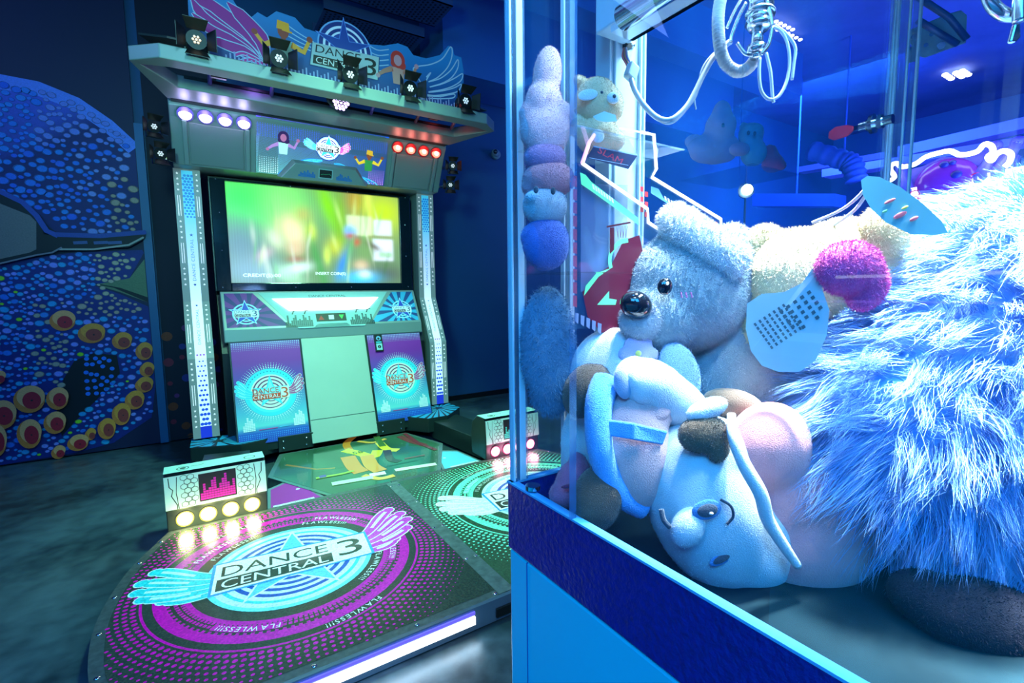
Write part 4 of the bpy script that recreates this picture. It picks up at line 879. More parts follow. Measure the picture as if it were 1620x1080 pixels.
# roof of the machine (above the frame)
mb = MB(); mb.box(XA - .01, XW + .01, YN, YB + .01, 1.86, 2.05); mb.build('machine_roof', CBL, CM, bevel=.004)
GN = glass('near_pane_acrylic', .012, (.05, .35, .9)); GB = glass('far_pane_acrylic', .10, (.02, .28, .95)); GR = glass('side_pane_acrylic', .05, (.02, .22, .95))
def pane(name, a, m): mb = MB(); mb.box(*a); return mb.build(name, m, CM)
def sheet(name, pts, m): mb = MB(); mb.add(pts, [(0, 1, 2, 3)]); return mb.build(name, m, CM, fix=False)
sheet('near_pane', [(XA + .002, YN, ZR), (XA + .002, YB, ZR), (XA + .002, YB, 1.86), (XA + .002, YN, 1.86)], GN)
sheet('door_pane', [(XA, YB - .002, ZR), (XW, YB - .002, ZR), (XW, YB - .002, 1.86), (XA, YB - .002, 1.86)], GB)
sheet('far_side_pane', [(XW - .002, YB, ZR), (XW - .002, YN, ZR), (XW - .002, YN, 1.86), (XW - .002, YB, 1.86)], GR)
ACG = glass('acrylic_post_clear', .22, (.45, .75, 1)); ACB = mk('acrylic_bright_edge', (.80, .92, 1), .25, spec=.8, emit=None)
def strip(name, px0, px1, y, z0, z1, m, dy=.006, n=1):
    x0 = ony(px0, 400, y)[0]; x1 = ony(px1, 400, y)[0]; mb = MB(); mb.box(min(x0, x1), max(x0, x1), y - dy, y, z0, z1); return mb.build(name, m, CM, bevel=.0008)
for a, b, m in ((802.5, 806, ACB), (806, 813, ACG), (813, 823, ACB), (823, 826, ACG)): strip('corner_post', a, b, YB + .001, ZR, 1.86, m, .008)
for a, b, m in ((886.5, 889, ACB), (889, 896, ACG), (896, 903.5, ACB)): strip('pane_edge_post', a, b, YB - .012, ZR, 1.86, m, .006)
for a, b, m in ((1384, 1388, ACG), (1389, 1391.5, ACB), (1394, 1397, ACB), (1400, 1410, ACG), (1412, 1414, ACB), (1419, 1424, ACG), (1427, 1430, ACB)): strip('lock_side_post', a, b, YB - .004, ZR, 1.86, m, .004)
# inner white post carrying the gantry
px0 = ony(964, 200, YB - .03)[0]; px1 = ony(1020, 200, YB - .03)[0]
mb = MB(); mb.box(px0, px1, YB - .03, YB - .008, ZR, 1.86); mb.box(px0 + .005, px0 + .008, YB - .033, YB - .03, ZR, 1.86); mb.box(px1 - .012, px1 - .009, YB - .034, YB - .03, ZR, 1.86); mb.box(px1 - .006, px1 - .003, YB - .034, YB - .03, ZR, 1.86)
ip = mb.build('inner_post', WHITEP, CM, bevel=.001)
a = ony(985, 68, YB - .031); b = ony(994, 80, YB - .031)
mb = MB(); mb.box(a[0], b[0], YB - .036, YB - .031, b[2], a[2]); mb.build('cable_outlet', BLACK, ip)
beads('post_screw', [ony(1001, 72, YB - .031), ony(1006, 247, YB - .031)], .0025, CHROME, ip)
# gantry end block and rail
g0 = ony(957, 45, YB - .045); g1 = ony(993, 25, YB - .045)
mb = MB(); mb.box(g0[0], g1[0] + .012, YB - .085, YB - .031, g0[2], g0[2] + .12); gb = mb.build('gantry_block', WHITEP, CM, bevel=.002)
mb = MB(); rx = ony(985, 28, YB - .09)[0]; rz = ony(985, 28, YB - .09)[2]; mb.cyl((rx, YB - .09, rz), (rx, YN + .05, rz + .0), .0105, n=24); mb.build('gantry_rail', CHROME, CM, smooth=True)
mb = MB(); mb.box(rx + .015, rx + .045, YN + .05, YB - .06, rz + .004, rz + .010); mb.box(rx + .04, rx + .045, YN + .05, YB - .06, rz + .004, rz + .03); mb.build('gantry_channel', mk('alu_channel', (.6, .7, .78), .3, .6), CM)
# helpers working at a chosen forward depth
def at(px, py, Z): return CAM + ray(px, py) / F * Z
def path(l, Z=None): return crv([at(p[0], p[1], p[2] if len(p) > 2 else Z) for p in l], 8)
WIREM = mk('pale_grey_cable', (.36, .46, .58), .3, .1)
# wiring from the post
mb = MB()
for k, c_ in enumerate(((.5, .1, .1), (.1, .1, .1), (.6, .3, .1), (.1, .15, .5), (.6, .6, .6))):
    mb.tube(path([(987 + k, 76, .487), (985 + k * 2, 90, .480), (991 + k * 2, 102, .478), (998 + k, 122, .478)]), .0009, 6, k)
mb.build('wire_bundle', [mk('wire_%s' % n_, c_, .4) for n_, c_ in (('red', (.5, .06, .06)), ('black', (.03, .03, .04)), ('brown', (.5, .2, .08)), ('blue', (.05, .1, .5)), ('white', (.7, .7, .75)))], CM, smooth=True)
mb = MB(); mb.box(-.006, .006, -.004, .004, -.008, .008); cn = mb.build('plug_connector', WHITEP, CM, bevel=.002); cn.location = Vector(at(999, 114, .475)) ; cn.rotation_euler = (0, .4, 0)
mb = MB(); mb.tube(path([(997, 118, .475), (1003, 140, .472), (1018, 165, .468), (1040, 186, .465), (1062, 189, .46), (1085, 170, .46), (1100, 145, .46), (1112, 120, .46), (1128, 92, .46), (1150, 70, .46), (1156, 66, .46)]), .0026, 10)
mb.tube(path([(1001, 128, .475), (1010, 150, .472), (1026, 170, .468), (1044, 191, .465), (1064, 194, .46), (1086, 173, .46), (1102, 149, .46), (1110, 112, .46), (1126, 88, .46), (1152, 68, .46)]), .0011, 8)
mb.tube(path([(1100, 146, .46), (1099, 160, .46), (1101, 173, .46)]), .0007, 6); mb.build('looping_cable', WIREM, CM, smooth=True)
# coiled hose
hz = .45; pts = path([(1146, -18, hz), (1139, 4, hz), (1136, 30, hz), (1137, 58, hz), (1141, 84, hz), (1150, 103, hz), (1166, 113, hz), (1183, 108, hz), (1196, 92, hz)])
mb = MB(); P_ = []
for i in range(len(pts) - 1):
    for k in range(6): P_.append(pts[i] + (pts[i + 1] - pts[i]) * k / 6)
P_.append(pts[-1]); rr = [.0048 + .0009 * math.sin(i * 1.9) for i in range(len(P_))]
mb.tube(P_, rr, 12); mb.build('coiled_hose', mk('ribbed_grey_hose', (.62, .68, .74), .3), CM, smooth=True)
# claw head seen at the top edge
CL = mk('claw_metal', (.62, .70, .8), .18, .9)
mb = MB(); A0 = at(1205, -20, .44); A1 = at(1204, 22, .44); A2 = at(1199, 40, .44); A3 = at(1197, 80, .44)
mb.cyl(A0, A1, .0105, n=24); mb.cyl(A1, A2, .0108, .0108, 24); mb.cyl(at(1203, 20, .44), at(1202.5, 24, .44), .0125, n=24); mb.cyl(at(1201, 38, .44), at(1200, 46, .44), .0120, .0085, 24); mb.cyl(A2, A3, .0050, n=18); mb.cyl(at(1197, 74, .44), at(1196, 84, .44), .0082, .0075, 20); mb.cyl(at(1196, 82, .44), at(1195.5, 92, .44), .0045, n=18)
cl = mb.build('claw_motor', CL, CM, smooth=True)
mb = MB()
for l in ([(1180, 5, .44), (1168, 28, .44), (1158, 55, .44), (1156, 66, .44)], [(1172, 0, .45), (1160, 22, .45), (1150, 45, .45)], [(1166, 68, .44), (1178, 84, .44), (1190, 88, .44)], [(1213, 0, .43), (1218, 20, .43), (1222, 42, .43)], [(1222, 42, .43), (1216, 70, .43), (1204, 86, .43)]):
    mb.tube(path(l), .0016, 8)
mb.build('claw_arm_rod', CL, cl, smooth=True)
mb = MB()
for l in ([(1202, 92, .43), (1201, 120, .43), (1205, 145, .43), (1217, 157, .43), (1232, 152, .43), (1244, 130, .43), (1249, 100, .43), (1246, 70, .43), (1236, 50, .43), (1222, 42, .43)], [(1212, 84, .43), (1219, 115, .43), (1222, 152, .43), (1224, 162, .43)], [(1226, 40, .43), (1244, 54, .43), (1258, 75, .43), (1256, 100, .43), (1253, 126, .43)]): mb.tube(path(l), .0014, 8)
mb.build('claw_wire', mk('bluish_wire', (.45, .6, .85), .25), cl, smooth=True)
# second claw, top right
mb = MB(); mb.tube(path([(1560, -30, .34), (1566, 0, .34), (1580, 18, .34), (1600, 25, .34), (1640, 22, .34)]), .0042, 14); mb.tube(path([(1613, -10, .33), (1612, 15, .33), (1612, 34, .33)]), .0036, 12)
c2_ = mb.build('second_claw_ring', CL, CM, smooth=True)
mb = MB(); bl = [at(1606, 37, .33), at(1615, 36, .33), at(1616, 58, .33), at(1608, 66, .33), at(1598, 66, .33)]; mb.ext(bl, _Y * 0 + R @ np.array([0, 0, -.003])); mb.build('claw_finger_blade', CL, c2_, bevel=.001)
# steel bracket plate in the machine roof area
bp_ = [at(*p) for p in ((1437, 48, 1.0), (1500, 22, 1.0), (1520, 16, 1.0), (1530, 24, 1.0), (1528, 68, 1.0), (1500, 78, 1.0), (1462, 92, 1.0), (1452, 88, 1.0), (1440, 70, 1.0))]
GPm = mk('grey_bracket_plate', (.40, .55, .66), .4, .2, var=.15, vs_=30)
BR = thing('gantry_bracket', 'pale metal bracket plate with screw holes seen through the pane at top right', 'bracket', tuple(bp_[0]))
mb = MB(); nb = ray(1480, 60); nb /= np.linalg.norm(nb); mb.ext(bp_, nb * .012); br = mb.build('bracket_plate', GPm, BR, bevel=.002)
mb = MB(); mb.ext([at(*p) for p in ((1432, 76, 1.0), (1446, 74, 1.0), (1453, 90, 1.0), (1452, 96, 1.0), (1432, 102, 1.0))], nb * .012); mb.build('lower_plate', GPm, BR, bevel=.002)
BSC = mk('blue_screw', (.03, .12, .3), .3, .5)
for p, r_ in (((1447, 58), .006), ((1474, 54), .004), ((1465, 71), .004), ((1489, 72), .007), ((1440, 77), .003)): c = at(p[0], p[1], .998); mb = MB(); mb.cyl(c, c - nb * .003, r_, n=14); mb.build('screw_head', BSC, BR)
mb = MB(); mb.tube([at(1452, -5, .97), at(1502, 28, .97), at(1530, 62, .97)], .006, 8); mb.tube([at(1452, 32, .97), at(1482, 50, .97), at(1515, 70, .97)], .006, 8); mb.build('dark_cable', mk('dark_blue_cable', (.01, .04, .2), .4), BR, smooth=True)
# lock with key, through the door pane near its outer post
lk = ony(1384, 195, YB); K = lambda dx, dy, dz: np.array([lk[0] + dx, YB + dy, lk[2] + dz])
mb = MB(); mb.cyl(K(.0, .006, 0), K(.0, -.0, 0), .0175, .0175, 32); mb.cyl(K(0, .012, 0), K(0, .006, 0), .011, n=24); mb.cyl(K(0, 0, 0), K(0, -.028, 0), .0085, n=20); mb.cyl(K(0, -.006, 0), K(0, -.013, 0), .013, n=6)
lo_ = mb.build('cam_lock', CHROME, CM, smooth=False)
mb = MB(); mb.box(lk[0] - .0014, lk[0] + .0014, YB + .012, YB + .035, lk[2] - .004, lk[2] + .004); key = mb.build('key_blade', CHROME, lo_)
mb = MB(); hp_ = [(YB + .034, -.003), (YB + .045, -.011), (YB + .068, -.013), (YB + .078, -.007), (YB + .078, .005), (YB + .066, .012), (YB + .046, .010), (YB + .034, .004)]
mb.ext([(lk[0] - .003, y, lk[2] + z) for y, z in hp_], (.006, 0, 0)); mb.build('red_key_head', mk('red_plastic', (.8, .03, .05), .25, emit=(.8, .02, .04), es=.05), lo_, bevel=.002)
# deck screw by the corner post
mb = MB(); c = onz(843, 773, ZR + .002); mb.cyl(c, c + (0, 0, .004), .0075, n=20); mb.build('deck_screw', CHROME, CM)
# clear shelf carrying the display toys
sz = ony(950, 243, YB - .05)[2]
SH = sheet('display_shelf', [(XA + .006, YB - .10, sz), (px0 + .03, YB - .10, sz), (px0 + .03, YB - .012, sz), (XA + .006, YB - .012, sz)], glass('shelf_acrylic', .12, (.5, .75, .95)))
mb = MB(); mb.box(XA + .006, px0 + .03, YB - .102, YB - .1, sz - .0005, sz + .0005); mb.build('shelf_edge', ACG, CM)
mb = MB(); sz2 = ony(860, 432, YB - .05)[2]; 
sheet('lower_shelf', [(XA + .006, YB - .09, sz2), (.36, YB - .09, sz2), (.36, YB - .012, sz2), (XA + .006, YB - .012, sz2)], glass('shelf_acrylic_b', .12, (.5, .75, .95)))

# ------------------------------------------------------------------ plush toys
RC = R  # camera-aligned axes give the modelling directions: right, up, towards viewer
def Zat(px, py, x): r = ray(px, py); t_ = x / r[0]; return t_ * F
def ell(mb, px, py, Z, rx, ry, rz=None, rot=0, off=0., nu=20, nv=12, mi=0):
    """ellipsoid whose middle lies on the sight line of (px, py) at forward depth Z; radii in thousandths of depth"""
    k = Z / F; rz = min(rx, ry) if rz is None else rz; a = math.radians(rot)
    A = RC @ np.array([[math.cos(a), math.sin(a), 0], [-math.sin(a), math.cos(a), 0], [0, 0, 1.]])
    c = at(px, py, Z + off); mb.ball(c, (rx * k, ry * k, rz * k), A, nu, nv, mi)
def merge(name, mb, mat, parent, vox=.0025, it=6, fuzz=None, disp=0):
    me0 = bpy.data.meshes.new('tmp'); me0.from_pydata(mb.v, [], mb.f); o = bpy.data.objects.new('tmp', me0); COL.objects.link(o)
    bm = bmesh.new(); bm.from_mesh(me0); bmesh.ops.recalc_face_normals(bm, faces=bm.faces); bm.to_mesh(me0); bm.free()
    r_ = o.modifiers.new('r', 'REMESH'); r_.mode = 'VOXEL'; r_.voxel_size = vox
    s_ = o.modifiers.new('s', 'SMOOTH'); s_.iterations = it; s_.factor = .6
    if disp:
        tx = bpy.data.textures.new('t', 'CLOUDS'); tx.noise_scale = disp * 6; d_ = o.modifiers.new('d', 'DISPLACE'); d_.texture = tx; d_.strength = disp; d_.mid_level = .5; d_.texture_coords = 'GLOBAL'
    dg = bpy.context.evaluated_depsgraph_get(); dg.update(); me = bpy.data.meshes.new_from_object(o.evaluated_get(dg)); me.name = name
    bpy.data.objects.remove(o); bpy.data.meshes.remove(me0)
    me.materials.clear(); me.materials.append(mat); me.polygons.foreach_set('use_smooth', [True] * len(me.polygons))
    if fuzz: me = add_fuzz(me, name, mat, **fuzz)
    return link(name, me, parent)
def add_fuzz(me, name, mat, n=8000, L=.004, w=.0004, jit=.5, comb=(0, 0, -1), cw=.4, seg=2, clump=0, seed=1, wave=0., face=True):
    """short pile or long fur as tapered strands rooted all over the surface, one mesh with the skin"""
    rg = np.random.default_rng(seed); me.calc_loop_triangles(); nt_ = len(me.loop_triangles); ti = np.empty(nt_ * 3, np.int32); me.loop_triangles.foreach_get('vertices', ti); ti = ti.reshape(-1, 3)
    co = np.empty(len(me.vertices) * 3, np.float32); me.vertices.foreach_get('co', co); co = co.reshape(-1, 3).astype(float); no = np.empty(len(me.vertices) * 3, np.float32); me.vertices.foreach_get('normal', no); no = no.reshape(-1, 3).astype(float)
    a, b, c = co[ti[:, 0]], co[ti[:, 1]], co[ti[:, 2]]; ar = np.linalg.norm(np.cross(b - a, c - a), axis=1)
    if face:  # leave out pile on the side that rests out of sight inside other toys: keep all, weight only by area
        pass
    idx = rg.choice(nt_, n, p=ar / ar.sum()); u = rg.random((n, 1)); v = rg.random((n, 1)); fl = (u + v) > 1; u[fl] = 1 - u[fl]; v[fl] = 1 - v[fl]
    P = a[idx] * (1 - u - v) + b[idx] * u + c[idx] * v; Nn = no[ti[idx, 0]] * (1 - u - v) + no[ti[idx, 1]] * u + no[ti[idx, 2]] * v; Nn /= np.linalg.norm(Nn, axis=1)[:, None] + 1e-9
    D = Nn + np.array(comb, float) * cw + rg.normal(0, jit, (n, 3))
    if clump:
        ctr = P[rg.choice(n, clump)]; cd_ = rg.normal(0, jit * 1.5, (clump, 3)); near = np.empty(n, int)
        for s0 in range(0, n, 4000): near[s0:s0 + 4000] = ((P[s0:s0 + 4000, None, :] - ctr[None]) ** 2).sum(-1).argmin(1)
        D = Nn * 1. + np.array(comb, float) * cw + cd_[near] * .8 + rg.normal(0, jit * .35, (n, 3)); pull = (ctr[near] - P) * .75
    D /= np.linalg.norm(D, axis=1)[:, None]; Ls = L * rg.uniform(.55, 1.15, (n, 1)); S_ = np.cross(D, rg.normal(0, 1, (n, 3))); S_ /= np.linalg.norm(S_, axis=1)[:, None]
    g = np.array(comb, float); rows = []; wv = rg.normal(0, 1, (n, 3)) * wave
    for k in range(seg + 1):
        t_ = k / seg; Q = P + D * Ls * t_ + g * Ls * cw * .55 * t_ * t_ + wv * Ls * math.sin(t_ * 4)
        if clump: Q = Q + pull * t_ ** 1.5
        if k < seg: ww = w * (1 - .75 * t_); rows += [Q - S_ * ww, Q + S_ * ww]
        else: rows += [Q]
    nv_ = 2 * seg + 1; V_ = np.stack(rows, 1).reshape(-1, 3); base = (np.arange(n) * nv_)[:, None] + len(co)
    F3 = [base + np.array([[2 * k, 2 * k + 1, 2 * k + 3, 2 * k + 2]]) for k in range(seg - 1)]; Ft = base + np.array([[2 * seg - 2, 2 * seg - 1, 2 * seg]])
    quads = np.concatenate(F3) if F3 else np.zeros((0, 4), int)
    opl = np.empty(len(me.loops), np.int32); me.loops.foreach_get('vertex_index', opl); ols = np.empty(len(me.polygons), np.int32); me.polygons.foreach_get('loop_start', ols); olt = np.empty(len(me.polygons), np.int32); me.polygons.foreach_get('loop_total', olt)
    lv = np.concatenate([opl, quads.ravel(), Ft.ravel()]); lt = np.concatenate([olt, np.full(len(quads), 4), np.full(len(Ft), 3)]); ls = np.concatenate([[0], np.cumsum(lt)[:-1]])
    out = bpy.data.meshes.new(name); VV = np.concatenate([co, V_]); out.vertices.add(len(VV)); out.vertices.foreach_set('co', VV.ravel()); out.loops.add(len(lv)); out.loops.foreach_set('vertex_index', lv.astype(np.int32)); out.polygons.add(len(lt)); out.polygons.foreach_set('loop_start', ls.astype(np.int32)); out.polygons.foreach_set('loop_total', lt.astype(np.int32))
    out.materials.append(mat); out.polygons.foreach_set('use_smooth', [True] * len(lt)); out.update(calc_edges=True); out.validate(); bpy.data.meshes.remove(me); return out
def cloth(name, c, var=.12, bs=900, bstr=.35, sheen=.4): return mk(name, c, .9, sheen=sheen, bs=bs, bstr=bstr, var=var, vs_=60)
WC = cloth('white_plush', (.80, .84, .92)); BR_ = cloth('brown_plush', (.10, .07, .05)); BLU = cloth('sky_blue_felt', (.10, .42, .90)); PNK = cloth('peach_pink_plush', (.80, .45, .46)); GRY = cloth('grey_plush', (.32, .42, .48)); BEI = cloth('beige_plush', (.86, .74, .46)); MGP = cloth('magenta_plush', (.85, .12, .50)); LIL = cloth('lilac_plush', (.6, .5, .8)); EYE = mk('glossy_black_eye', (.01, .012, .02), .08, coat=1)
SKN = cloth('cream_velour', (.58, .70, .78))
def tubes(mb, l, r0, r1, n=12, Z=None):
    p = path(l, Z); mb.tube(p, list(np.linspace(r0, r1, len(p))), n)
# --- doll in dungarees lying on its side
DL = thing('plush_doll', 'plush doll in sky-blue dungarees with brown shoes, lying on its side against the pane', 'plush toy', tuple(at(1050, 800, .46)))
mb = MB(); ell(mb, 1118, 800, .455, 92, 138, 84, rot=-22); ell(mb, 1170, 850, .46, 80, 90, 70, rot=-30); ell(mb, 1120, 730, .455, 74, 75, 66)
hd_ = merge('doll_head', mb, SKN, DL, .003, 10, dict(n=9000, L=.0014, w=.0002, jit=.8, cw=0, seg=1))
mb = MB(); ell(mb, 1000, 712, .455, 60, 98, 52, rot=-4); ell(mb, 1015, 650, .46, 50, 45, 42); merge('doll_shirt', mb, PNK, DL, .003, 8, dict(n=5000, L=.0014, w=.0002, jit=.8, cw=0, seg=1))
mb = MB(); tubes(mb, [(958, 600, .455), (947, 640, .44), (948, 700, .432), (960, 745, .435), (985, 785, .44), (1018, 806, .45)], .0135, .010); tubes(mb, [(958, 620, .465), (955, 700, .45), (985, 775, .445)], .017, .015); merge('dungaree_leg', mb, BLU, DL, .0025, 6, dict(n=5000, L=.0012, w=.0002, jit=.8, cw=0, seg=1))
mb = MB(); A_ = [at(956, 663, .428), at(1056, 682, .428), at(1048, 704, .428), at(956, 688, .428)]; mid = [at(1003, 669, .417), at(1003, 696, .416)]
mb.add([A_[0], mid[0], A_[1], A_[2], mid[1], A_[3]] + [p + R @ np.array([0, 0, -.0025]) for p in (A_[0], mid[0], A_[1], A_[2], mid[1], A_[3])], [(0, 1, 4, 5), (1, 2, 3, 4), (0, 6, 7, 1), (1, 7, 8, 2), (5, 4, 10, 11), (4, 3, 9, 10), (0, 5, 11, 6)]); mb.build('shoulder_strap', BLU, DL, bevel=.0015)
for (px, py, Z, rx, ry, rot) in ((926, 618, .465, 35, 46, 25), (945, 788, .44, 40, 54, 10)): mb = MB(); ell(mb, px, py, Z, rx, ry, 30, rot); ell(mb, px + 12, py - 8, Z, rx * .8, ry * .8, 28, rot); merge('brown_shoe', mb, BR_, DL, .0025, 5, dict(n=4000, L=.0014, w=.0002, jit=.8, cw=0, seg=1))
mb = MB(); tubes(mb, [(996, 612, .45), (1020, 605, .45), (1042, 618, .46)], .021, .026, 16); ell(mb, 1004, 600, .45, 34, 38, 30); tubes(mb, [(1030, 612, .46), (1070, 636, .465), (1095, 655, .47)], .026, .02, 16); merge('white_arm', mb, WC, DL, .0025, 8, dict(n=4000, L=.0012, w=.0002, jit=.8, cw=0, seg=1))
mb = MB(); ell(mb, 985, 607, .437, 14, 26, 8, -12); merge('arm_end_patch', mb, cloth('lilac_grey_patch', (.35, .42, .62)), DL, .0015, 3)
mb = MB(); ell(mb, 1030, 655, .45, 36, 22, 26, -30); merge('cuff', mb, PNK, DL, .0025, 4)
mb = MB(); ell(mb, 1118, 647, .42, 36, 17, 18, -22); merge('doll_ear', mb, WC, DL, .002, 4, dict(n=1500, L=.0012, w=.0002, jit=.8, cw=0, seg=1))
mb = MB(); ell(mb, 1112, 686, .418, 40, 30, 22, -10); ell(mb, 1136, 706, .415, 18, 26, 16, 10); merge('brown_fringe', mb, cloth('brown_hair_plush', (.15, .10, .06)), DL, .002, 3, dict(n=3000, L=.002, w=.0003, jit=.8, cw=0, seg=1))
mb = MB(); ell(mb, 1160, 640, .47, 50, 26, 24, 12); merge('brown_hair', mb, cloth('brown_hair_b', (.16, .11, .07)), DL, .0025, 4)
mb = MB(); ell(mb, 1215, 705, .445, 62, 72, 56, 20); ell(mb, 1285, 850, .46, 108, 88, 70, -30); ell(mb, 1250, 780, .46, 75, 90, 62, 10)
merge('pink_cap', mb, cloth('pink_red_cap', (.75, .33, .36)), DL, .003, 12, dict(n=8000, L=.0013, w=.0002, jit=.8, cw=0, seg=1))
mb = MB(); mb.tube(path([(1157, 655, .41), (1160, 690, .40), (1178, 735, .395), (1203, 780, .395), (1214, 820, .40), (1238, 860, .405), (1262, 895, .41)]), [.0035 + .0022 * math.sin(i / 48 * PI) for i in range(49)], 12); mb.build('cap_brim_seam', WC, DL, smooth=True)
# simple embroidered face of its own: round eyes, brows, mouth and a ball nose
def facedisc(name, px, py, Z, rx, ry, rot, m, th=3): mb = MB(); ell(mb, px, py, Z, rx, ry, th, rot); return mb.build(name, m, hd_, smooth=True)
DKB = cloth('dark_stitching', (.03, .06, .10)); RNG = cloth('blue_ring_stitching', (.05, .25, .60)); 
facedisc('stitched_eye', 1118, 806, .401, 24, 16, -12, RNG, 4); facedisc('eye_pupil', 1119, 807, .400, 17, 11, -12, DKB, 5); facedisc('eye_highlight', 1124, 811, .399, 4, 3, 0, WC, 6)
facedisc('stitched_eye', 1142, 883, .412, 22, 9, -28, RNG, 4); facedisc('eye_pupil', 1142, 883, .411, 16, 6, -28, DKB, 5)
mb = MB(); mb.tube(path([(1140, 790, .401), (1156, 800, .401), (1160, 816, .402), (1150, 829, .403)]), .0012, 8); mb.tube(path([(1158, 884, .413), (1172, 892, .414), (1181, 897, .417)]), .0011, 8); mb.build('stitched_brow', DKB, hd_, smooth=True)
mb = MB(); mb.tube(path([(1046, 805, .40), (1050, 822, .398), (1060, 834, .397)]), .0022, 8); mb.build('stitched_mouth', DKB, hd_, smooth=True)
mb = MB(); ell(mb, 1088, 834, .408, 26, 34, 20, 25); merge('doll_nose', mb, SKN, hd_, .002, 3, dict(n=1500, L=.0012, w=.0002, jit=.8, cw=0, seg=1))
# --- round white plush with lilac flower behind the doll
WP = thing('white_round_plush', 'round white plush toy with a lilac flower patch, behind the doll', 'plush toy', tuple(at(950, 640, .52)))
mb = MB(); ell(mb, 972, 592, .495, 72, 76, 36); ell(mb, 938, 700, .50, 52, 75, 30); wb = merge('plush_body', mb, WC, WP, .003, 6, dict(n=6000, L=.0018, w=.00025, jit=.8, cw=0, seg=1))
mb = MB()
for k in range(6): t_ = 2 * PI * k / 6; ell(mb, 1010 + 20 * math.cos(t_), 560 + 18 * math.sin(t_), .474, 14, 13, 4)
ell(mb, 1010, 560, .474, 18, 16, 5); merge('flower_patch', mb, LIL, wb, .002, 2)
mb = MB(); ell(mb, 1010, 559, .470, 5, 5, 3); mb.build('flower_centre', cloth('yellow_dot', (.8, .8, .2)), wb, smooth=True)
# --- pink mitt plush in the front corner
PM = thing('pink_creased_plush', 'small creased rose-pink plush lying in the front corner of the machine', 'plush toy', tuple(at(900, 800, .475)))
mb = MB(); ell(mb, 905, 762, .475, 26, 40, 24, 25); ell(mb, 892, 782, .47, 24, 22, 20); ell(mb, 916, 738, .48, 16, 24, 14, -15); merge('plush_body', mb, cloth('rose_plush', (.62, .16, .30)), PM, .002, 2, dict(n=3000, L=.0015, w=.0002, jit=.8, cw=0, seg=1))
mb = MB(); ell(mb, 905, 768, .452, 18, 4, 4, -8); mb.build('crease_fold', cloth('dark_rose', (.25, .03, .10)), PM, smooth=True)
# --- grey koala
KO = thing('koala_plush', 'grey fluffy koala plush with round black nose and one raised ear', 'plush toy', tuple(at(1120, 600, .52)))
FZ = dict(n=26000, L=.0038, w=.00030, jit=.55, cw=.25, seg=2)
mb = MB(); ell(mb, 1085, 460, .515, 98, 96, 76, -12); ell(mb, 1045, 500, .505, 68, 62, 62); ell(mb, 1130, 440, .52, 66, 80, 60); kh = merge('koala_head', mb, GRY, KO, .003, 8, FZ)
mb = MB(); ell(mb, 1165, 600, .53, 85, 110, 62, 20); ell(mb, 1190, 520, .53, 55, 90, 50, 12); merge('koala_body', mb, GRY, KO, .003, 6, dict(FZ, n=18000, seed=4))
mb = MB(); tubes(mb, [(1072, 352, .50), (1092, 374, .49), (1124, 400, .485), (1158, 424, .49)], .020, .026, 16); ell(mb, 1068, 348, .50, 28, 28, 18); ell(mb, 1130, 398, .49, 62, 30, 20, -38); merge('raised_ear', mb, cloth('toplit_grey_plush', (.78, .82, .86)), KO, .0025, 8, dict(FZ, n=14000, L=.005, seed=5))  # top light on the ear put into a paler cloth than the head
mb = MB(); ell(mb, 996, 430, .53, 22, 50, 18, 14); merge('folded_ear', mb, GRY, KO, .0025, 5, dict(FZ, n=7000, seed=6))
mb = MB(); ell(mb, 1006, 482, .462, 26, 22, 20, 20); mb.build('black_nose', EYE, kh, smooth=True)
mb = MB(); ell(mb, 1052, 453, .4555, 12, 14, 7, 10); mb.build('bead_eye', EYE, kh, smooth=True)
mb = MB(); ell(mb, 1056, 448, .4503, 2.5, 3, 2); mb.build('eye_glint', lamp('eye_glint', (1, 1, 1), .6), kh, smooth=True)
mb = MB(); ell(mb, 1016, 505, .475, 36, 32, 22); merge('pale_muzzle', mb, cloth('pale_muzzle', (.52, .58, .66)), kh, .0025, 4, dict(FZ, n=4000, seed=8))
mb = MB()
for k in range(3): mb.tube([at(1077 + k * 8, 462, .453), at(1079 + k * 8, 471, .453)], .0008, 6)
mb.build('blush_stitches', cloth('blush_pink', (.75, .2, .5)), kh)
mb = MB(); ell(mb, 1075, 590, .475, 32, 52, 16, -18); ell(mb, 1050, 610, .475, 24, 34, 14, 30); merge('pale_bib', mb, cloth('pale_blue_bib', (.42, .60, .82)), KO, .0025, 5, dict(FZ, n=4000, L=.002, seed=9))
mb = MB(); ell(mb, 982, 478, .56, 18, 32, 14); ell(mb, 975, 462, .56, 9, 9, 8); ell(mb, 975, 495, .56, 9, 9, 8)
LP = thing('lilac_scalloped_plush', 'pale lilac scalloped plush just showing beside the koala nose', 'plush toy', tuple(at(980, 500, .56))); merge('plush_body', mb, LIL, LP, .0025, 2, dict(n=2500, L=.002, w=.00025, jit=.8, cw=0, seg=1))
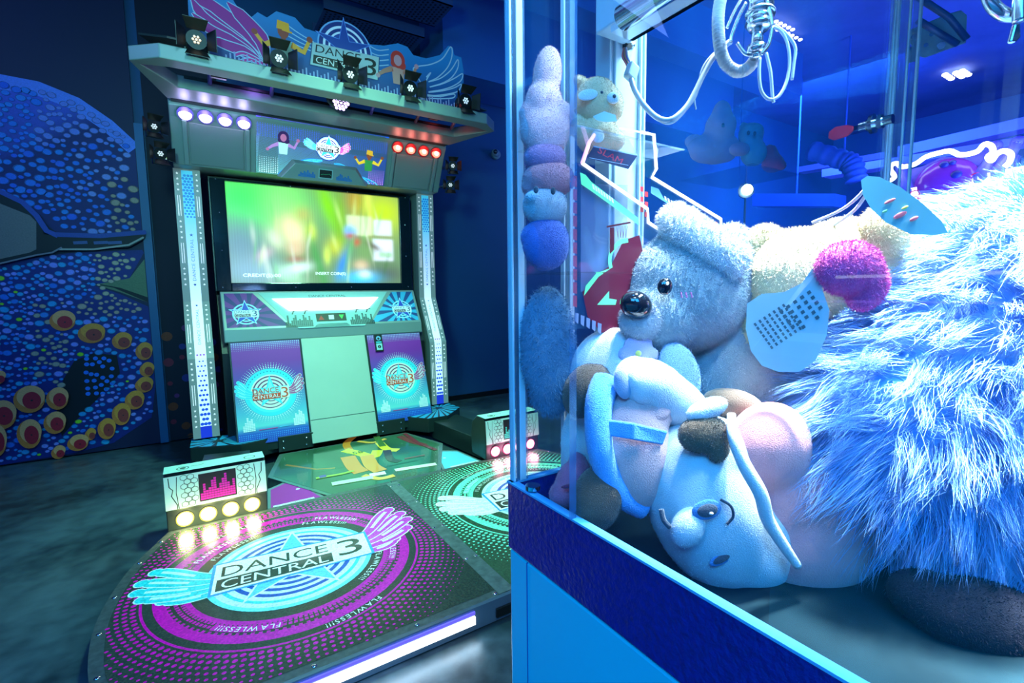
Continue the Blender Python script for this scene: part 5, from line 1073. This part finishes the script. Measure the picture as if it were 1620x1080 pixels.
# --- beige bear lying behind with tags
BB = thing('beige_bear_plush', 'beige bear plush lying under the top lamp with white paper tag', 'plush toy', tuple(at(1280, 520, .50)))
FB = dict(n=16000, L=.0042, w=.0003, jit=.6, cw=.2, seg=2, seed=12)
mb = MB(); ell(mb, 1262, 440, .49, 78, 80, 60, 10); ell(mb, 1335, 415, .48, 85, 70, 60); ell(mb, 1225, 520, .50, 50, 70, 40); bh = merge('bear_head', mb, BEI, BB, .003, 8, FB)
mb = MB(); ell(mb, 1210, 390, .50, 34, 36, 20, 20); merge('bear_ear', mb, BEI, BB, .0025, 4, dict(FB, n=5000))
mb = MB(); ell(mb, 1398, 368, .45, 40, 46, 26, 10); merge('bear_ear', mb, BEI, BB, .0025, 4, dict(FB, n=5000, seed=14))
mb = MB(); ell(mb, 1343, 424, .405, 52, 44, 30, -6); ell(mb, 1372, 455, .408, 28, 40, 22, 30); merge('magenta_paw', mb, MGP, BB, .0025, 6, dict(FB, n=8000, seed=15, L=.003))
def tagsheet(name, px_pts, m, parent, th=.0008):
    pts = [np.array(at(*p)) for p in px_pts]; nrm = ray(px_pts[0][0], px_pts[0][1]); nrm = nrm / np.linalg.norm(nrm); mb = MB(); mb.ext(pts, nrm * th); return mb.build(name, m, parent)
TGM = mk('pale_blue_card', (.58, .70, .78), .45, bs=20, bstr=.02)
ts = []
for k in range(28): t_ = 2 * PI * k / 28; ts.append((1237 + 58 * math.cos(t_), 520 + 70 * math.sin(t_)))
ts = [(1182, 480), (1180, 520), (1188, 555), (1205, 578), (1232, 588), (1265, 588), (1290, 570), (1308, 530), (1312, 490), (1300, 455), (1318, 442), (1322, 425), (1305, 418), (1285, 425), (1268, 448), (1240, 462), (1205, 465)]
P1_ = lambda x, y: (x, y, .425 - (x - 1240) * .0003)
tg = tagsheet('paper_tag', [P1_(*p) for p in ts], TGM, BB)
mb = MB(); tv = lambda x, y: at(x, y, P1_(x, y)[2] - .0009)
for r_ in range(7):
    x0_, y0_ = 1192 + r_ * 7.5, 512 - r_ * 5.0
    for k in range(7):
        s0_, s1_ = k / 7, (k + .72) / 7; dx, dy = 30, 42
        q_ = [tv(x0_ + dx * s0_, y0_ + dy * s0_), tv(x0_ + dx * s1_, y0_ + dy * s1_), tv(x0_ + dx * s1_ + 3, y0_ + dy * s1_ - 2), tv(x0_ + dx * s0_ + 3, y0_ + dy * s0_ - 2)]; mb.add(q_, [(0, 1, 2, 3)])
for r_ in range(5):
    for k in range(4 + r_ % 2): x, y = 1232 + r_ * 11 + k * 6, 492 - r_ * 7.5 + k * 8; mb.add([tv(x, y), tv(x + 5, y - 3.4), tv(x + 8, y + 1), tv(x + 3, y + 4.4)], [(0, 1, 2, 3)])
mb.build('tag_printing', mk('grey_ink', (.10, .15, .18), .6), tg, fix=False)
TG2 = [(1362, 285), (1372, 278), (1392, 280), (1425, 296), (1460, 322), (1490, 350), (1500, 368), (1478, 372), (1440, 370), (1402, 352), (1378, 330), (1365, 308)]
mt2, nt2, b2_, N2, L2 = _mat('teal_oval_card'); b2_.inputs['Base Color'].default_value = (.16, .46, .56, 1); b2_.inputs['Roughness'].default_value = .35; b2_.inputs['Transmission Weight'].default_value = 0
t2 = tagsheet('oval_tag', [(x, y, .40) for x, y in TG2], mt2, BB)
mb = MB(); 
for (x, y, rx, ry, mi) in ((1408, 318, 10, 2.5, 0), (1432, 328, 6, 2, 1), (1424, 340, 12, 4, 0), (1446, 346, 8, 3, 0), (1400, 334, 5, 2, 2)): ell(mb, x, y, .3985, rx, ry, 1, -25, nu=12, nv=6, mi=mi)
mb.build('tag_letters', [mk('tag_red', (.75, .15, .2), .5), mk('tag_yellow', (.8, .7, .1), .5), mk('tag_green', (.2, .6, .3), .5)], t2)
mb = MB(); mb.tube(path([(1368, 300, .41), (1350, 318, .42), (1325, 335, .44), (1285, 352, .46)]), .0014, 8); mb.tube(path([(1370, 308, .41), (1356, 328, .42), (1340, 342, .44), (1320, 356, .46)]), .0014, 8); mb.build('tag_string', WC, BB, smooth=True)
# --- huge long-haired blue plush
HF = thing('long_haired_blue_plush', 'huge long-haired pale blue plush filling the right end of the machine', 'plush toy', tuple(at(1560, 900, .42)))
mfur, ntf, bf, Nf, Lf = _mat('long_blue_fur'); bf.inputs['Base Color'].default_value = (.4, .64, .95, 1); bf.inputs['Roughness'].default_value = .6; bf.inputs['Sheen Weight'].default_value = .3
tcf = Nf.new('ShaderNodeTexCoord'); nf_ = Nf.new('ShaderNodeTexNoise'); nf_.inputs['Scale'].default_value = 45; mxf = Nf.new('ShaderNodeMix'); mxf.data_type = 'RGBA'; mxf.inputs['A'].default_value = (.12, .36, .84, 1); mxf.inputs['B'].default_value = (.36, .64, .97, 1)
Lf.new(tcf.outputs['Object'], nf_.inputs['Vector']); Lf.new(nf_.outputs['Fac'], mxf.inputs['Factor']); Lf.new(mxf.outputs['Result'], bf.inputs['Base Color'])
mb = MB(); ell(mb, 1545, 640, .46, 195, 230, 150); ell(mb, 1450, 690, .455, 172, 170, 130); ell(mb, 1605, 520, .46, 175, 215, 140); ell(mb, 1640, 800, .46, 160, 200, 140); ell(mb, 1740, 500, .47, 200, 230, 160)
merge('furry_body', mb, mfur, HF, .006, 8, dict(n=85000, L=.042, w=.00028, jit=.34, comb=tuple(R @ np.array([-.55, -.5, .1])), cw=.85, seg=4, clump=1500, seed=21, wave=.05))
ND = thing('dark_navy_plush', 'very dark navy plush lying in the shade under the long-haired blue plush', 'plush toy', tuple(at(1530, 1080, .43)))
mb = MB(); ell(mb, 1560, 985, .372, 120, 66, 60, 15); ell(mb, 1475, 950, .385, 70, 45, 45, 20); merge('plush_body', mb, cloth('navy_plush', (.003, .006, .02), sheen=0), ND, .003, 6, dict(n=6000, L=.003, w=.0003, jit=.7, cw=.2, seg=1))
# --- small toys on the clear shelf
TB = thing('small_bear_plush', 'small honey-beige bear plush sitting high on the clear shelf beside the white post', 'plush toy', tuple(ony(945, 243, YB - .06)))
zs = .475; FS2 = dict(n=6000, L=.0018, w=.0002, jit=.7, cw=0, seg=1)
HB = cloth('honey_plush', (.90, .68, .42))
mb = MB(); ell(mb, 944, 162, zs, 36, 38, 30); ell(mb, 958, 168, zs, 28, 30, 28); th_ = merge('bear_head', mb, HB, TB, .0018, 5, FS2)
mb = MB(); ell(mb, 945, 215, zs, 34, 30, 26); ell(mb, 912, 198, zs, 16, 18, 14, 20); ell(mb, 974, 222, zs, 15, 16, 14); ell(mb, 958, 232, zs, 14, 10, 12); merge('bear_body', mb, HB, TB, .0018, 5, FS2)
mb = MB(); ell(mb, 922, 133, zs, 18, 9, 10, 38); merge('bear_ear', mb, HB, TB, .0016, 3, dict(FS2, n=1500))
mb = MB(); ell(mb, 930, 150, zs - .018, 16, 9, 3, -10); mb.build('white_ear_tag', WC, TB, smooth=True)
mb = MB(); ell(mb, 970, 155, zs - .018, 10, 9, 6); ell(mb, 946, 215, zs - .016, 10, 11, 3); mb.build('white_muzzle', WC, th_, smooth=True)
mb = MB(); ell(mb, 972, 152, zs - .022, 3, 3, 2); ell(mb, 952, 146, zs - .018, 2.5, 2.5, 2); mb.build('stitched_eye', DKB, th_, smooth=True)
mb = MB(); mb.add([at(938, 184, .445), at(956, 176, .445), at(974, 182, .445), at(976, 192, .445), at(958, 193, .445), at(944, 190, .445)], [(0, 1, 2, 3, 4, 5)]); mb.build('name_tag', TGM, TB, fix=False)
PK = thing('pointed_pink_plush', 'pale pink plush with a tall rounded point, standing behind the clear corner post', 'plush toy', tuple(ony(862, 290, YB - .05)))
zp = .46; mb = MB(); ell(mb, 866, 118, zp, 23, 46, 20, 6); ell(mb, 860, 165, zp, 30, 40, 24); ell(mb, 862, 205, zp, 40, 46, 26); ell(mb, 840, 182, zp, 20, 22, 16); ell(mb, 888, 180, zp, 20, 20, 16); merge('plush_body', mb, cloth('pale_pink_plush', (.80, .50, .58)), PK, .002, 8, FS2)
mb = MB(); ell(mb, 862, 250, zp, 34, 26, 24); merge('pink_trousers', mb, cloth('mauve_plush', (.45, .25, .5)), PK, .002, 4, dict(FS2, n=2000))
RH = thing('rose_capped_plush', 'small plush with a rose-pink cap and white muzzle, low behind the corner post', 'plush toy', tuple(ony(862, 430, YB - .05)))
mb = MB(); ell(mb, 868, 284, zp, 42, 30, 26); ell(mb, 842, 296, zp, 18, 14, 14); merge('rose_cap', mb, cloth('rose_cap_cloth', (.62, .26, .34)), RH, .002, 4, dict(FS2, n=3000))
mb = MB(); ell(mb, 862, 325, zp, 36, 34, 24); ell(mb, 842, 312, zp - .01, 12, 10, 9); rh = merge('plush_head', mb, cloth('pale_face', (.5, .55, .66)), RH, .002, 4, dict(FS2, n=3000))
mb = MB(); ell(mb, 875, 302, zp - .026, 4, 6, 2); ell(mb, 848, 300, zp - .026, 4, 6, 2); mb.build('stitched_eye', DKB, rh, smooth=True)
mb = MB(); ell(mb, 864, 385, zp, 38, 44, 24); ell(mb, 842, 372, zp, 18, 22, 14, 30); merge('blue_outfit', mb, cloth('indigo_plush', (.10, .15, .5)), RH, .002, 4, dict(FS2, n=3000))
FW = thing('pale_blue_fluffy_plush', 'pale blue fluffy plush low behind the clear corner post', 'plush toy', tuple(at(862, 700, .50)))
mb = MB(); ell(mb, 866, 545, .50, 44, 95, 22); ell(mb, 872, 620, .51, 34, 40, 20); merge('plush_body', mb, cloth('steel_blue_plush', (.14, .30, .48)), FW, .0025, 5, dict(n=6000, L=.005, w=.0003, jit=.6, cw=.3, seg=2))

# ------------------------------------------------------------------ added panel imitating the reflection of a lit basketball machine in the glass
YG = YB - .062
def gp(l): return [(ony(a_, b_, YG)[0], ony(a_, b_, YG)[2]) for a_, b_ in l]
GD = CM
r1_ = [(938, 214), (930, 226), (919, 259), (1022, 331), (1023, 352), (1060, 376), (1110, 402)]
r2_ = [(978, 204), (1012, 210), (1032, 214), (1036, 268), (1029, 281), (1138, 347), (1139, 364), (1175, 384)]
LW_ = lamp('reflected_white_led', (.92, .97, 1), 1.3); GG = glass('reflection_clear', .16, (.06, .32, .60)); GD2 = glass('reflection_smoked', .5, (.02, .13, .20)); GP_ = glass('reflection_film_lilac', .5, (.45, .50, .85))
def gsheet(name, l, m, dy=0.): 
    pts = gp(l); t = geometry.tessellate_polygon([[Vector((u, v, 0)) for u, v in pts]]); mb = MB(); mb.add([(u, YG + dy, v) for u, v in pts], list(t)); return mb.build(name, m, GD, fix=False)
g1_ = gsheet('reflection_panel', [(905, 259), (919, 259), (1022, 331), (1023, 352), (1060, 376), (1110, 402), (1110, 520), (905, 520)], GG)
gsheet('reflection_dark_band', [(919, 259), (1022, 331), (1023, 352), (1060, 376), (1060, 400), (1012, 372), (1010, 347), (916, 282)], GD2, -.001)
gsheet('reflection_dark_band', [(1029, 281), (1138, 347), (1139, 364), (1175, 384), (1175, 402), (1120, 378), (1027, 305)], GD2, -.001)
gsheet('reflection_dark_band', [(1012, 212), (1030, 215), (1034, 268), (1028, 283), (1020, 280)], GD2, -.001)
gsheet('reflection_film', [(921, 290), (995, 292), (995, 330), (993, 420), (963, 440), (921, 462)], GP_, .002)
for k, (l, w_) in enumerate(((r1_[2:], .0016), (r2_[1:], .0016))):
    mb = MB(); mb.tube([(u, YG - .002, v) for u, v in gp(l)], w_, 8); mb.build('reflected_white_edge', LW_, g1_)
mb = MB(); mb.tube([(u, YG - .002, v) for u, v in gp(r2_[:2])], .0007, 6); mb.build('reflected_thin_edge', LW_, g1_)
mb = MB(); mb.tube([(u, YG - .002, v) for u, v in gp(r1_[:3])], .0019, 8); mb.build('reflected_pink_edge', lamp('reflected_pink_led', (1, .30, .75), 1.1), g1_)
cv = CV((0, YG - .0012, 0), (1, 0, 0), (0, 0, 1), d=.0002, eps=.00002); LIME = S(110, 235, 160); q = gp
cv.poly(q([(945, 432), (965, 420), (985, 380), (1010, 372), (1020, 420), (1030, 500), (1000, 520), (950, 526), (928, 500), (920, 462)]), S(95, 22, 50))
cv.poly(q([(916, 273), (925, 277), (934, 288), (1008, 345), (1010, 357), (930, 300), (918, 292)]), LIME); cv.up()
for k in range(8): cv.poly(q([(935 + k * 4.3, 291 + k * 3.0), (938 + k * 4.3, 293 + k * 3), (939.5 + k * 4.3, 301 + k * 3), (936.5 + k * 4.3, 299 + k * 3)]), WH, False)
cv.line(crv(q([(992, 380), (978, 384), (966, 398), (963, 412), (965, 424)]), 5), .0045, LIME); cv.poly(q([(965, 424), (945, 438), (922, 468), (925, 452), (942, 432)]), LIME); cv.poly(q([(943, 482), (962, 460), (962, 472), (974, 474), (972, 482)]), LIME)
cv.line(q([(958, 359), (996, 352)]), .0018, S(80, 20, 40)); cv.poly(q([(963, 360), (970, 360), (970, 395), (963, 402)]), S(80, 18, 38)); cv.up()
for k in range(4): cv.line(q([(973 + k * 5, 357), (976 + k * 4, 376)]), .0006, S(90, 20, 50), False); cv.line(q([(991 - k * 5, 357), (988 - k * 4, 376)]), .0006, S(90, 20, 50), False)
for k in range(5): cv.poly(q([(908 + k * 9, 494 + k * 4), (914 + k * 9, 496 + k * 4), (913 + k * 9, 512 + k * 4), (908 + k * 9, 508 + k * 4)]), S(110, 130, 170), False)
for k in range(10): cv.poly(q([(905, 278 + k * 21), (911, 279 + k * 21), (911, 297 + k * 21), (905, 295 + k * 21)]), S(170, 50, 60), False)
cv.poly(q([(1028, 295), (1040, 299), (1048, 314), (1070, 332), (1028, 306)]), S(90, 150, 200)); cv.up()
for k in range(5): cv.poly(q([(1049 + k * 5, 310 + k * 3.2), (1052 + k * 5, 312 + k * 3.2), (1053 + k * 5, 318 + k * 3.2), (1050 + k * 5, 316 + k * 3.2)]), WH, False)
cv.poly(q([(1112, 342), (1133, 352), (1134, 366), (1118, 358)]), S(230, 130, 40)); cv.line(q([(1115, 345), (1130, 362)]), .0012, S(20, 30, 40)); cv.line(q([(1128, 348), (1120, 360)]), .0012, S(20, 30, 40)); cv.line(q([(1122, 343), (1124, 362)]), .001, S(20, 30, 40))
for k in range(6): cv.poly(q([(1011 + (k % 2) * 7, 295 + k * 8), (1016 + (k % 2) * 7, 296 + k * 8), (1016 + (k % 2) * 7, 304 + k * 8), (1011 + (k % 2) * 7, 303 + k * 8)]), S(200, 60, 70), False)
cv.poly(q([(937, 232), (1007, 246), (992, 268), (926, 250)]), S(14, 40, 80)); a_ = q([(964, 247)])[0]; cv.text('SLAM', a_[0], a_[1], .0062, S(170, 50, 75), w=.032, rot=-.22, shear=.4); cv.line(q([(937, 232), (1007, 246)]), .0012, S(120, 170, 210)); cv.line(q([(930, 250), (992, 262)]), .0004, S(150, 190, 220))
cv.build('reflection_artwork', INKL, g1_)
# clear wall of the chute, hazy, in front of the toys on the shelf
sheet('chute_wall', [(XA + .003, YB - .105, ZR), (ony(901, 400, YB - .105)[0], YB - .105, ZR), (ony(901, 400, YB - .105)[0], YB - .105, 1.86), (XA + .003, YB - .105, 1.86)], glass('chute_wall_acrylic', .50, (.06, .24, .60)))

# ------------------------------------------------------------------ hall beyond: neon sign, beams, lamps, duct, trays
XN = 6.2
NS = thing('bowling_neon_sign', 'bowling sign with purple ball and pins outlined in white neon', 'neon sign', tuple(onx(1500, 320, XN)))
def nx_(l): return [tuple(onx(a_, b_, XN)) for a_, b_ in l]
mb = MB(); bd_ = nx_([(1418, 290), (1424, 262), (1440, 268), (1462, 262), (1490, 248), (1530, 250), (1556, 240), (1565, 232), (1585, 240), (1612, 245), (1606, 265), (1590, 300), (1430, 330)]); mb.ext(bd_, (.06, 0, 0)); sb_ = mb.build('sign_board', mk('sign_violet', (.06, .05, .45), .4, emit=(.05, .04, .5), es=.35), NS)
mb = MB(); P_ = crv([np.array(p) + [-.17, 0, 0] for p in nx_([(1416, 290), (1426, 283), (1420, 272), (1422, 264), (1430, 262), (1438, 267), (1458, 263), (1475, 252), (1495, 246), (1513, 243), (1530, 249), (1555, 244), (1566, 233), (1577, 235), (1580, 245), (1572, 252), (1578, 258), (1586, 248), (1597, 243), (1608, 248), (1606, 260), (1598, 268)])], 5); mb.tube(P_, .022, 8); mb.build('neon_tube', lamp('neon_white', (.85, .95, 1), 6), NS, smooth=True)
mb = MB(); bc = onx(1496, 288, XN - .03); n_ = np.array([-1, 0, 0]); mb.ball(bc, (.10, .25, .22)); bb_ = mb.build('bowling_ball', mk('purple_ball', (.16, .02, .30), .2, emit=(.2, .02, .35), es=.25), NS, smooth=True)
HN = mk('hole_navy', (.02, .02, .18), .4)
for a_, b_, r_ in ((1513, 276, .045), (1494, 260, .04), (1507, 257, .03)): mb = MB(); mb.ball(onx(a_, b_, XN - .12), (.02, r_, r_ * .8), nu=12, nv=8); mb.build('finger_hole', HN, bb_, smooth=True)
for a_, b_, t_ in ((1432, 290, .5), (1562, 262, -.5), (1592, 256, -.7)):
    c = np.array(onx(a_, b_, XN - .02)); up_ = np.array([0, -math.sin(t_) * -1 * .6, 1.]); up_ /= np.linalg.norm(up_)
    mb = MB(); mb.tube([c - up_ * .22, c - up_ * .1, c + up_ * .02, c + up_ * .1, c + up_ * .17], [.05, .085, .045, .04, .05], 14); mb.ball(c + up_ * .17, .05, nu=14, nv=10); mb.build('bowling_pin', mk('pin_violet', (.12, .10, .6), .3, emit=(.1, .08, .6), es=.3), NS, smooth=True)
cv = CV((XN - .08, 0, 0), (0, -1, 0), (0, 0, 1), d=.002); cv.N = np.array([-1., 0, 0]); g_ = lambda l: [(-onx(a_, b_, XN - .08)[1], onx(a_, b_, XN - .08)[2]) for a_, b_ in l]
cv.poly(g_([(1428, 300), (1620, 262), (1640, 330), (1428, 345)]), (1, 1, 1)); mb_w = cv.build('white_light_box', lamp('sign_lightbox', (.95, .95, 1), 1.6), NS)
cv = CV((XN - .08, 0, 0), (0, -1, 0), (0, 0, 1), d=.01); cv.N = np.array([-1., 0, 0]); a_ = g_([(1485, 296)])[0]; cv.text('BOWLING', a_[0], a_[1], .07, S(210, 20, 70), w=.62, rot=.17); a_ = g_([(1470, 312)])[0]
for k in range(4): cv.line(g_([(1452 + k * 11, 308 - k * 2), (1456 + k * 11, 316 - k * 2)]), .03, S(230, 30, 70))
cv.build('red_lettering', INKL, NS)
BMm = mk('violet_lit_beam', (.25, .20, .75), .5, bs=20, bstr=.1)
for k, (pts, xx) in enumerate(((((1420, 232), (1420, 248), (1700, 166), (1700, 185)), 8.0), (((1300, 268), (1300, 280), (1640, 212), (1640, 224)), 7.0), (((1240, 268), (1240, 276), (1400, 240), (1400, 250)), 8.6))):
    a0, a1, b0, b1 = [np.array(onx(*p, xx)) for p in pts]; mb = MB(); mb.ext([tuple(a0), tuple(b0), tuple(b1), tuple(a1)], (.25, 0, 0)); tag(mb.build('ceiling_beam', BMm), ['lowest-right violet-lit ceiling beam above the bowling sign', 'violet-lit ceiling beam just touching the neon sign', 'short violet beam left of the lock post'][k], 'beam', 'violet ceiling beams in the hall')
dk = mk('hall_blue', (.03, .12, .6), .6)
for k, (p0, p1, xx, lab) in enumerate(((((1190, 306), (1320, 306)), ((1320, 326), (1190, 326)), 6.5, 'blue duct right of the bright blue spot lamp'),)):
    pts = [onx(*q_, xx) for q_ in (p0 + p1)]; mb = MB(); mb.ext([tuple(q_) for q_ in pts], (.3, 0, 0)); dd_ = mb.build('air_duct', dk); tag(dd_, lab, 'duct'); c_h = (np.array(pts[0]) + np.array(pts[1])) / 2; mb = MB(); mb.cyl(c_h + (.15, 0, -.02), (c_h[0] + .15, c_h[1], 3.75), .01, n=8); mb.build('hanger_rod', dk, dd_)
mb = MB(); t0_ = [onx(1284, 238, 6.0), onx(1335, 254, 6.0), onx(1348, 262, 6.0), onx(1355, 285, 6.0)]; mb.tube(crv(t0_, 8), [.10 + .012 * math.sin(i * 2.2) for i in range(len(crv(t0_, 8)))], 14); fd_ = mb.build('flexible_duct', dk, smooth=True); mb = MB(); mb.cyl(t0_[1], (t0_[1][0], t0_[1][1], 3.75), .01, n=8); mb.build('hanger_rod', dk, fd_); tag(fd_, 'ribbed flexible blue duct hanging left of the lock post', 'duct')
SLp = thing('blue_spot_lamp', 'brilliant blue-white spot lamp seen through the pane', 'lamp', tuple(onx(1182, 300, 5.0)))
c = onx(1182, 300, 5.0); mb = MB(); mb.ball(c, .055); mb.build('lamp_bulb', lamp('spot_bulb', (.45, .85, 1), 60), SLp, smooth=True)
mb = MB(); mb.cyl(c + (.03, .03, 0), c + (.14, .12, .0), .08, .06, 20); mb.cyl((c[0] + .1, c[1] + .08, 0), (c[0] + .1, c[1] + .08, c[2] - .05), .012, n=8); mb.build('lamp_stand', BLACK, SLp)
# rays of the star-shaped glare are left to the lens; added led rows imitate lamp reflections on the pane
for k, (a_, b_) in enumerate(((1495, 118), (1512, 115), (1522, 112))):
    mb = MB()
    for j in range(4): p = onz(a_ + j * 3.4, b_ + j * 2.2, 3.7); mb.ball(p, (.035, .035, .02), nu=8, nv=6)
    tag(mb.build('led_reflection', lamp('led_reflection_dots', (.9, .95, 1), 5), smooth=True), ['leftmost', 'middle', 'rightmost'][k] + ' of three short white rows imitating LED reflections on the pane', 'light reflection', 'imitated LED reflections at top right')
for k, (a_, b_) in enumerate(((1228, 34), (1224, 44), (1240, 50))):
    mb = MB()
    for j in range(5): p = onz(a_ + j * 6.5, b_ + j * 3.2, 3.7); mb.ball(p, (.022, .022, .012), nu=8, nv=6)
    tag(mb.build('led_reflection', bpy.data.materials['led_reflection_dots'], smooth=True), ['uppermost', 'lowest left', 'lowest right'][k] + ' of the bright rows imitating LED reflections just right of the claw', 'light reflection', 'imitated LED reflections beside the claw')
# added toys and shelf, standing in for plush mirrored in the far pane
PS = mk('mirrored_plush_a', (.25, .22, .45), .9); 
def mirrortoy(name, label, parts_, x, mat, eyes):
    t_ = thing(name, label, 'plush toy', tuple(onx(parts_[0][0], parts_[0][1] + 60, x))); mb = MB()
    for px, py, rx, ry in parts_: ell(mb, px, py, Zat(px, py, x), rx, ry, min(rx, ry))
    b_ = merge('plush_body', mb, mat, t_, .012, 8)
    for px, py in eyes: mb = MB(); ell(mb, px, py, Zat(px, py, x) - .055, 2.5, 3.5, 2); mb.build('stitched_eye', DKB, b_, smooth=True)
dp = cloth('mirrored_pink_toy', (.65, .42, .75)); db = cloth('mirrored_blue_toy', (.15, .55, .85)); dr_ = cloth('mirrored_red_toy', (.65, .05, .25))
mirrortoy('mirrored_pink_plush', 'dusky pink pointed plush toy imitating a reflection behind the looping cable', [(1142, 180, 15, 22), (1140, 200, 24, 24), (1130, 232, 44, 20), (1098, 224, 16, 12), (1170, 236, 18, 12), (1128, 246, 38, 14)], 2.2, dp, [(1134, 196), (1144, 198)])
mirrortoy('mirrored_blue_plush', 'round blue plush toy imitating a reflection right of the dusky pink one', [(1188, 212, 20, 18), (1176, 200, 7, 8), (1201, 202, 7, 8), (1192, 242, 20, 22)], 2.3, db, [(1184, 210), (1194, 211)])
mirrortoy('mirrored_red_plush', 'small dark red plush toy imitating a reflection right of the blue one', [(1217, 240, 13, 12), (1222, 258, 17, 16), (1236, 262, 9, 9)], 2.4, dr_, [])
mb = MB(); mb.box(2.1, 2.5, 1.28, 1.66, 1.645, 1.65); tsh = mb.build('added_toy_shelf', glass('added_toy_shelf_clear', .06, (.05, .2, .6))); tag(tsh, 'added clear shelf under the three reflection toys beyond the machine', 'shelf')
mb = MB(); mb.cyl((2.3, 1.47, 1.65), (2.3, 1.47, 3.75), .002, n=6); mb.build('added_shelf_wire', dk, tsh)
# perforated trays, beams over the dance machine, security camera
TR = mk('tray_steel', (.06, .10, .28), .45, .3)
for k, (x0, x1, y0, y1) in enumerate(((.55, 1.75, 3.45, 3.78), (.95, 1.75, 3.98, 4.38))):
    t_ = thing('cable_tray', ['perforated cable tray above the marquee, nearer one', 'perforated cable tray above the marquee, by the wall'][k], 'cable tray', ((x0 + x1) / 2, (y0 + y1) / 2, 3.2), 'perforated cable trays')
    mb = MB(); mb.box(x0, x1, y0, y1, 3.2, 3.206); mb.box(x0, x1, y0, y0 + .01, 3.2, 3.28); mb.box(x0, x1, y1 - .01, y1, 3.2, 3.28); mb.build('tray_body', TR, t_)
    cv = CV((0, 0, 3.2), (1, 0, 0), (0, 1, 0), d=.001); cv.N = np.array([0, 0, -1.])
    i = 0; x = x0 + .03
    while x < x1 - .02:
        y = y0 + .03 + (i % 2) * .018
        while y < y1 - .02: cv.disc(x, y, .009, (.0, .003, .01), 6, False, ry=.013); y += .036
        x += .03; i += 1
    cv.build('perforations', INK, t_)
BMD = mk('dark_blue_beam', (.03, .12, .40), .55)
mb = MB(); mb.box(1.9, 6, 3.95, 4.44, 2.98, 3.75); tag(mb.build('ceiling_bulkhead', BMD), 'boxed dark blue bulkhead along the wall right of the marquee', 'bulkhead')
mb = MB(); mb.box(1.72, 6, 3.1, 3.35, 3.3, 3.75); tag(mb.build('ceiling_beam', BMD), 'dark blue beam at the top edge left of the claw machine', 'beam', 'blue ceiling beams')
mb = MB(); mb.box(-3.5, 1.6, 2.6, 2.9, 3.35, 3.75); tag(mb.build('ceiling_beam', mk('very_dark_beam', (.004, .008, .06), .7)), 'very dark beam at the top left corner', 'beam', 'blue ceiling beams')
SC = thing('security_camera', 'small grey dome security camera on the dark blue wall', 'camera', (2.685, 4.44, 2.5)); c = np.array([2.66, 4.38, 2.5])
mb = MB(); mb.cyl(c + (.04, .07, .0), c + (.04, .03, 0), .045, n=18); mb.cyl(c + (.05, .04, 0), c + (-.02, -.02, .0), .025, .03, 18); mb.build('camera_housing', mk('grey_housing', (.3, .42, .42), .35), SC, smooth=True)
mb = MB(); mb.ball(c + (-.02, -.04, 0), .022); mb.build('camera_lens', EYE, SC, smooth=True)
# neighbouring blue-lit cabinet left of the viewpoint (gives the reflections on the near pane)
NB = thing('neighbouring_blue_cabinet', 'blue game cabinet standing beside the viewpoint, seen only as a reflection', 'arcade machine', (-.95, -.1, 0))
mb = MB(); mb.box(-1.3, -.62, -1.3, .62, .02, .98); cb_ = mb.build('cabinet_base', CBL, NB, bevel=.005)
mb = MB(); mb.box(-.622, -.612, -1.3, .62, .98, 1.0); mb.build('light_edge', lamp('edge_led', (.3, .8, 1), 1.5), NB)
mb = MB(); mb.box(-.61, -.60, -.3, .5, 1.12, 1.126); mb.build('white_led_line', lamp('thin_led', (1, .98, .9), 5), NB)
mb = MB(); mb.box(-.61, -.60, -.9, .55, 1.07, 1.074); mb.build('violet_led_line', lamp('thin_led_violet', (.6, .2, 1), 2.5), NB)
